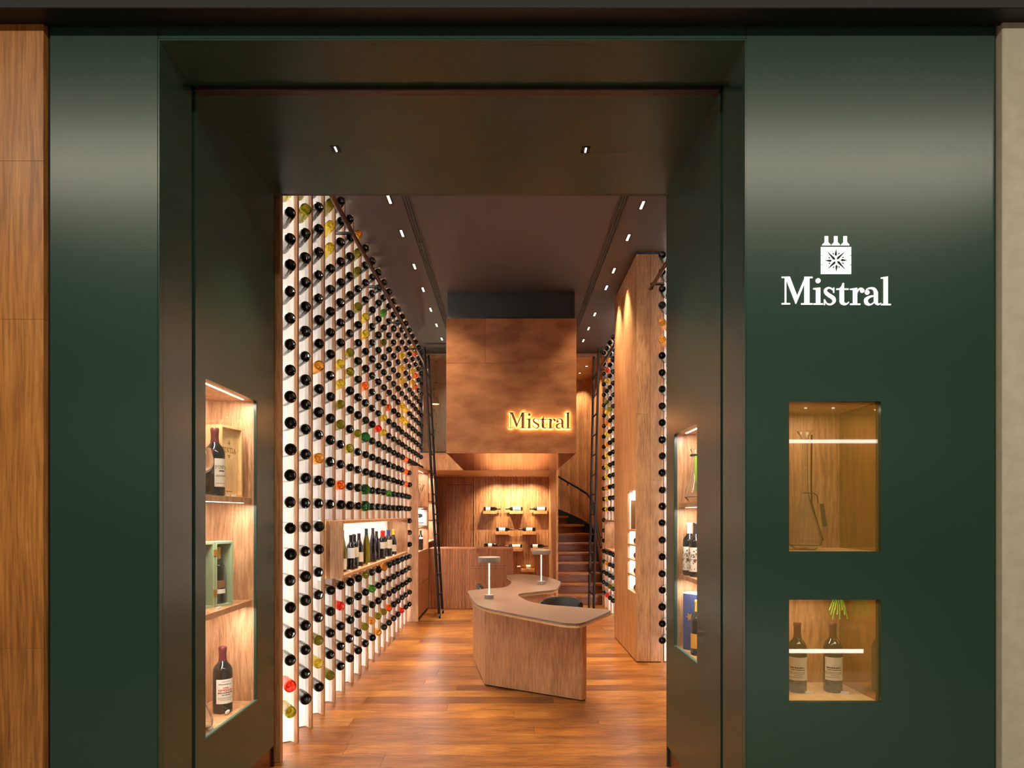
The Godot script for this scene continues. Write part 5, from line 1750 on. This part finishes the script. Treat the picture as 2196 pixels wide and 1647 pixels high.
func glyphs() -> Array:
	return [
		[pl([255, 838, 382, 835, 394, 857, 258, 857]), rect(306, 330, 850, 1255), rect(258, 390, 1250, 1273), pl([312, 842, 385, 836, 505, 1150, 478, 1264]), pl([470, 1255, 484, 1264, 642, 882, 622, 842, 494, 1150]), rect(613, 693, 838, 1260), pl([612, 838, 742, 838, 742, 860, 640, 862]), rect(562, 742, 1252, 1276)],
		[circle(Vector2(828, 900), 39, 24), rect(795, 863, 1015, 1265), pl([752, 1016, 863, 1006, 863, 1042, 795, 1042, 752, 1036]), rect(755, 905, 1254, 1277)],
		[stroke([[1076, 1086, 10], [1060, 1040, 16], [1000, 1011, 24], [948, 1036, 40], [948, 1084, 50], [1000, 1128, 58], [1068, 1175, 58], [1078, 1230, 44], [1025, 1272, 26], [965, 1258, 18], [932, 1200, 12]]), rect(1064, 1082, 1008, 1090), rect(920, 936, 1192, 1282)],
		[rect(1165, 1235, 1022, 1232), pl([1112, 1040, 1150, 1030, 1195, 985, 1212, 936, 1234, 936, 1234, 1044, 1112, 1044]), rect(1115, 1305, 1021, 1043), stroke([[1200, 1200, 70], [1206, 1240, 66], [1246, 1268, 34], [1286, 1258, 22], [1310, 1232, 12]])],
		[rect(1374, 1440, 1020, 1268), pl([1328, 1026, 1440, 1010, 1440, 1046, 1328, 1044]), rect(1330, 1490, 1257, 1280), stroke([[1430, 1110, 18], [1448, 1058, 22], [1484, 1024, 26], [1526, 1026, 24]]), circle(Vector2(1520, 1056), 34, 22)],
		[circle(Vector2(1598, 1084), 36, 22), stroke([[1574, 1070, 14], [1600, 1030, 22], [1660, 1016, 28], [1712, 1038, 48], [1734, 1090, 62]]), rect(1703, 1765, 1080, 1236), stroke([[1734, 1220, 62], [1745, 1252, 46], [1778, 1272, 22], [1812, 1248, 12]]), stroke([[1712, 1136, 20], [1640, 1152, 34], [1582, 1192, 58], [1586, 1248, 56], [1634, 1276, 26], [1684, 1258, 18], [1716, 1222, 16]])],
		[rect(1854, 1921, 840, 1268), pl([1810, 850, 1922, 832, 1921, 872, 1812, 868]), rect(1814, 1968, 1262, 1284)],
	]

func glyph_mesh(polys: Array, k: float, cx: float, depth: float, fat := 0.0) -> ArrayMesh:
	var st := new_st()
	for p in polys:
		var src: PackedVector2Array = p
		if fat != 0.0:
			var off = Geometry2D.offset_polygon(src, fat)
			if off.size() > 0: src = off[0]
		var q := PackedVector2Array()
		for v in src:
			q.append(Vector2((v.x - cx) * k, (1278.0 - v.y) * k))
		prism(st, q, depth, Transform3D())
	return done(st)

func signs():
	# on the green front: glowing white letters and emblem, 7.32 drawing units a pixel, 519 pixels a metre
	var k := 1.0 / 7.32 / 519.0
	var names := ["letter_m", "letter_i", "letter_s", "letter_t", "letter_r", "letter_a", "letter_l"]
	var base := V((1640.0 + 1111.5 / 7.32 - VPX) / 519.0, EYE + (VPY - (480.0 + 1278.0 / 7.32)) / 519.0, FD)
	var o = thing("shop_sign", "glowing white shop name and crate emblem on the green front", "sign", base)
	var gl := glyphs()
	for i in 7:
		mi(names[i], glyph_mesh(gl[i], k, 1111.5, 0.003), M.sign_white, o, Vector3(0, 0, 0.003))
	# emblem: crate with three bottle necks and a compass star
	var crate := [pl([872, 372, 1345, 372, 1345, 795, 872, 795])]
	mi("emblem_crate", glyph_mesh(crate, k, 1111.5, 0.003), M.sign_white, o, Vector3(0, 0, 0.003))
	for x in [958, 1105, 1252]:
		mi("emblem_bottle", glyph_mesh([pl([x - 28, 202, x + 28, 202, x + 28, 290, x + 40, 310, x + 62, 330, x + 68, 346, x - 68, 346, x - 62, 330, x - 40, 310, x - 28, 290])], k, 1111.5, 0.003), M.sign_white, o, Vector3(0, 0, 0.003))
	var rays := []
	for i in 16:
		var a := TAU * i / 16.0 - PI / 2
		var big: bool = i % 2 == 0
		var len: float = (205.0 if i % 4 == 2 else 178.0) if big else 130.0
		var start: float = 18.0 if i % 4 == 2 else (66.0 if big else 92.0)
		var c := Vector2(1108, 585)
		var u := Vector2.from_angle(a)
		var n := u.orthogonal()
		var wd: float = 25.0 if big else 14.0
		rays.append(PackedVector2Array([c + u * start, c + u * (start + 26) + n * wd, c + u * len, c + u * (start + 30) - n * wd * 0.5]))
	for y in [508, 650]:
		rays.append(pl([872, y - 4, 912, y, 872, y + 4]))
		rays.append(pl([1345, y - 4, 1305, y, 1345, y + 4]))
	mi("emblem_star", glyph_mesh(rays, k, 1111.5, 0.001), M.groove_black, o, Vector3(0, 0, 0.006))
	omni("sign_light", Vector3(0, 0.05, 0.12), 0.0004, Color(1.0, 0.96, 0.88), 0.05, o)
	# on the copper box: copper letters with a warm halo
	var k2 := 134.0 / 182.0 / 1713.0
	var base2 := V((1157.0 - VPX) / 182.0, EYE + (VPY - 919.5) / 182.0, CD)
	o = thing("copper_sign", "copper shop name with a warm halo on the copper box", "sign", base2)
	for i in 7:
		mi(names[i], glyph_mesh(gl[i], k2, 1111.5, 0.008), M.letter_bronze, o, Vector3(0, 0, 0.026))
		mi("halo_light", glyph_mesh(gl[i], k2, 1111.5, 0.006, -2.0), M.sign_halo, o, Vector3(0, 0, 0.018))
	for x in [-0.3, -0.1, 0.1, 0.3]:
		omni("halo_glow_light", Vector3(x, 0.09, 0.013), 0.003, Color(1.0, 0.78, 0.5), 0.01, o)
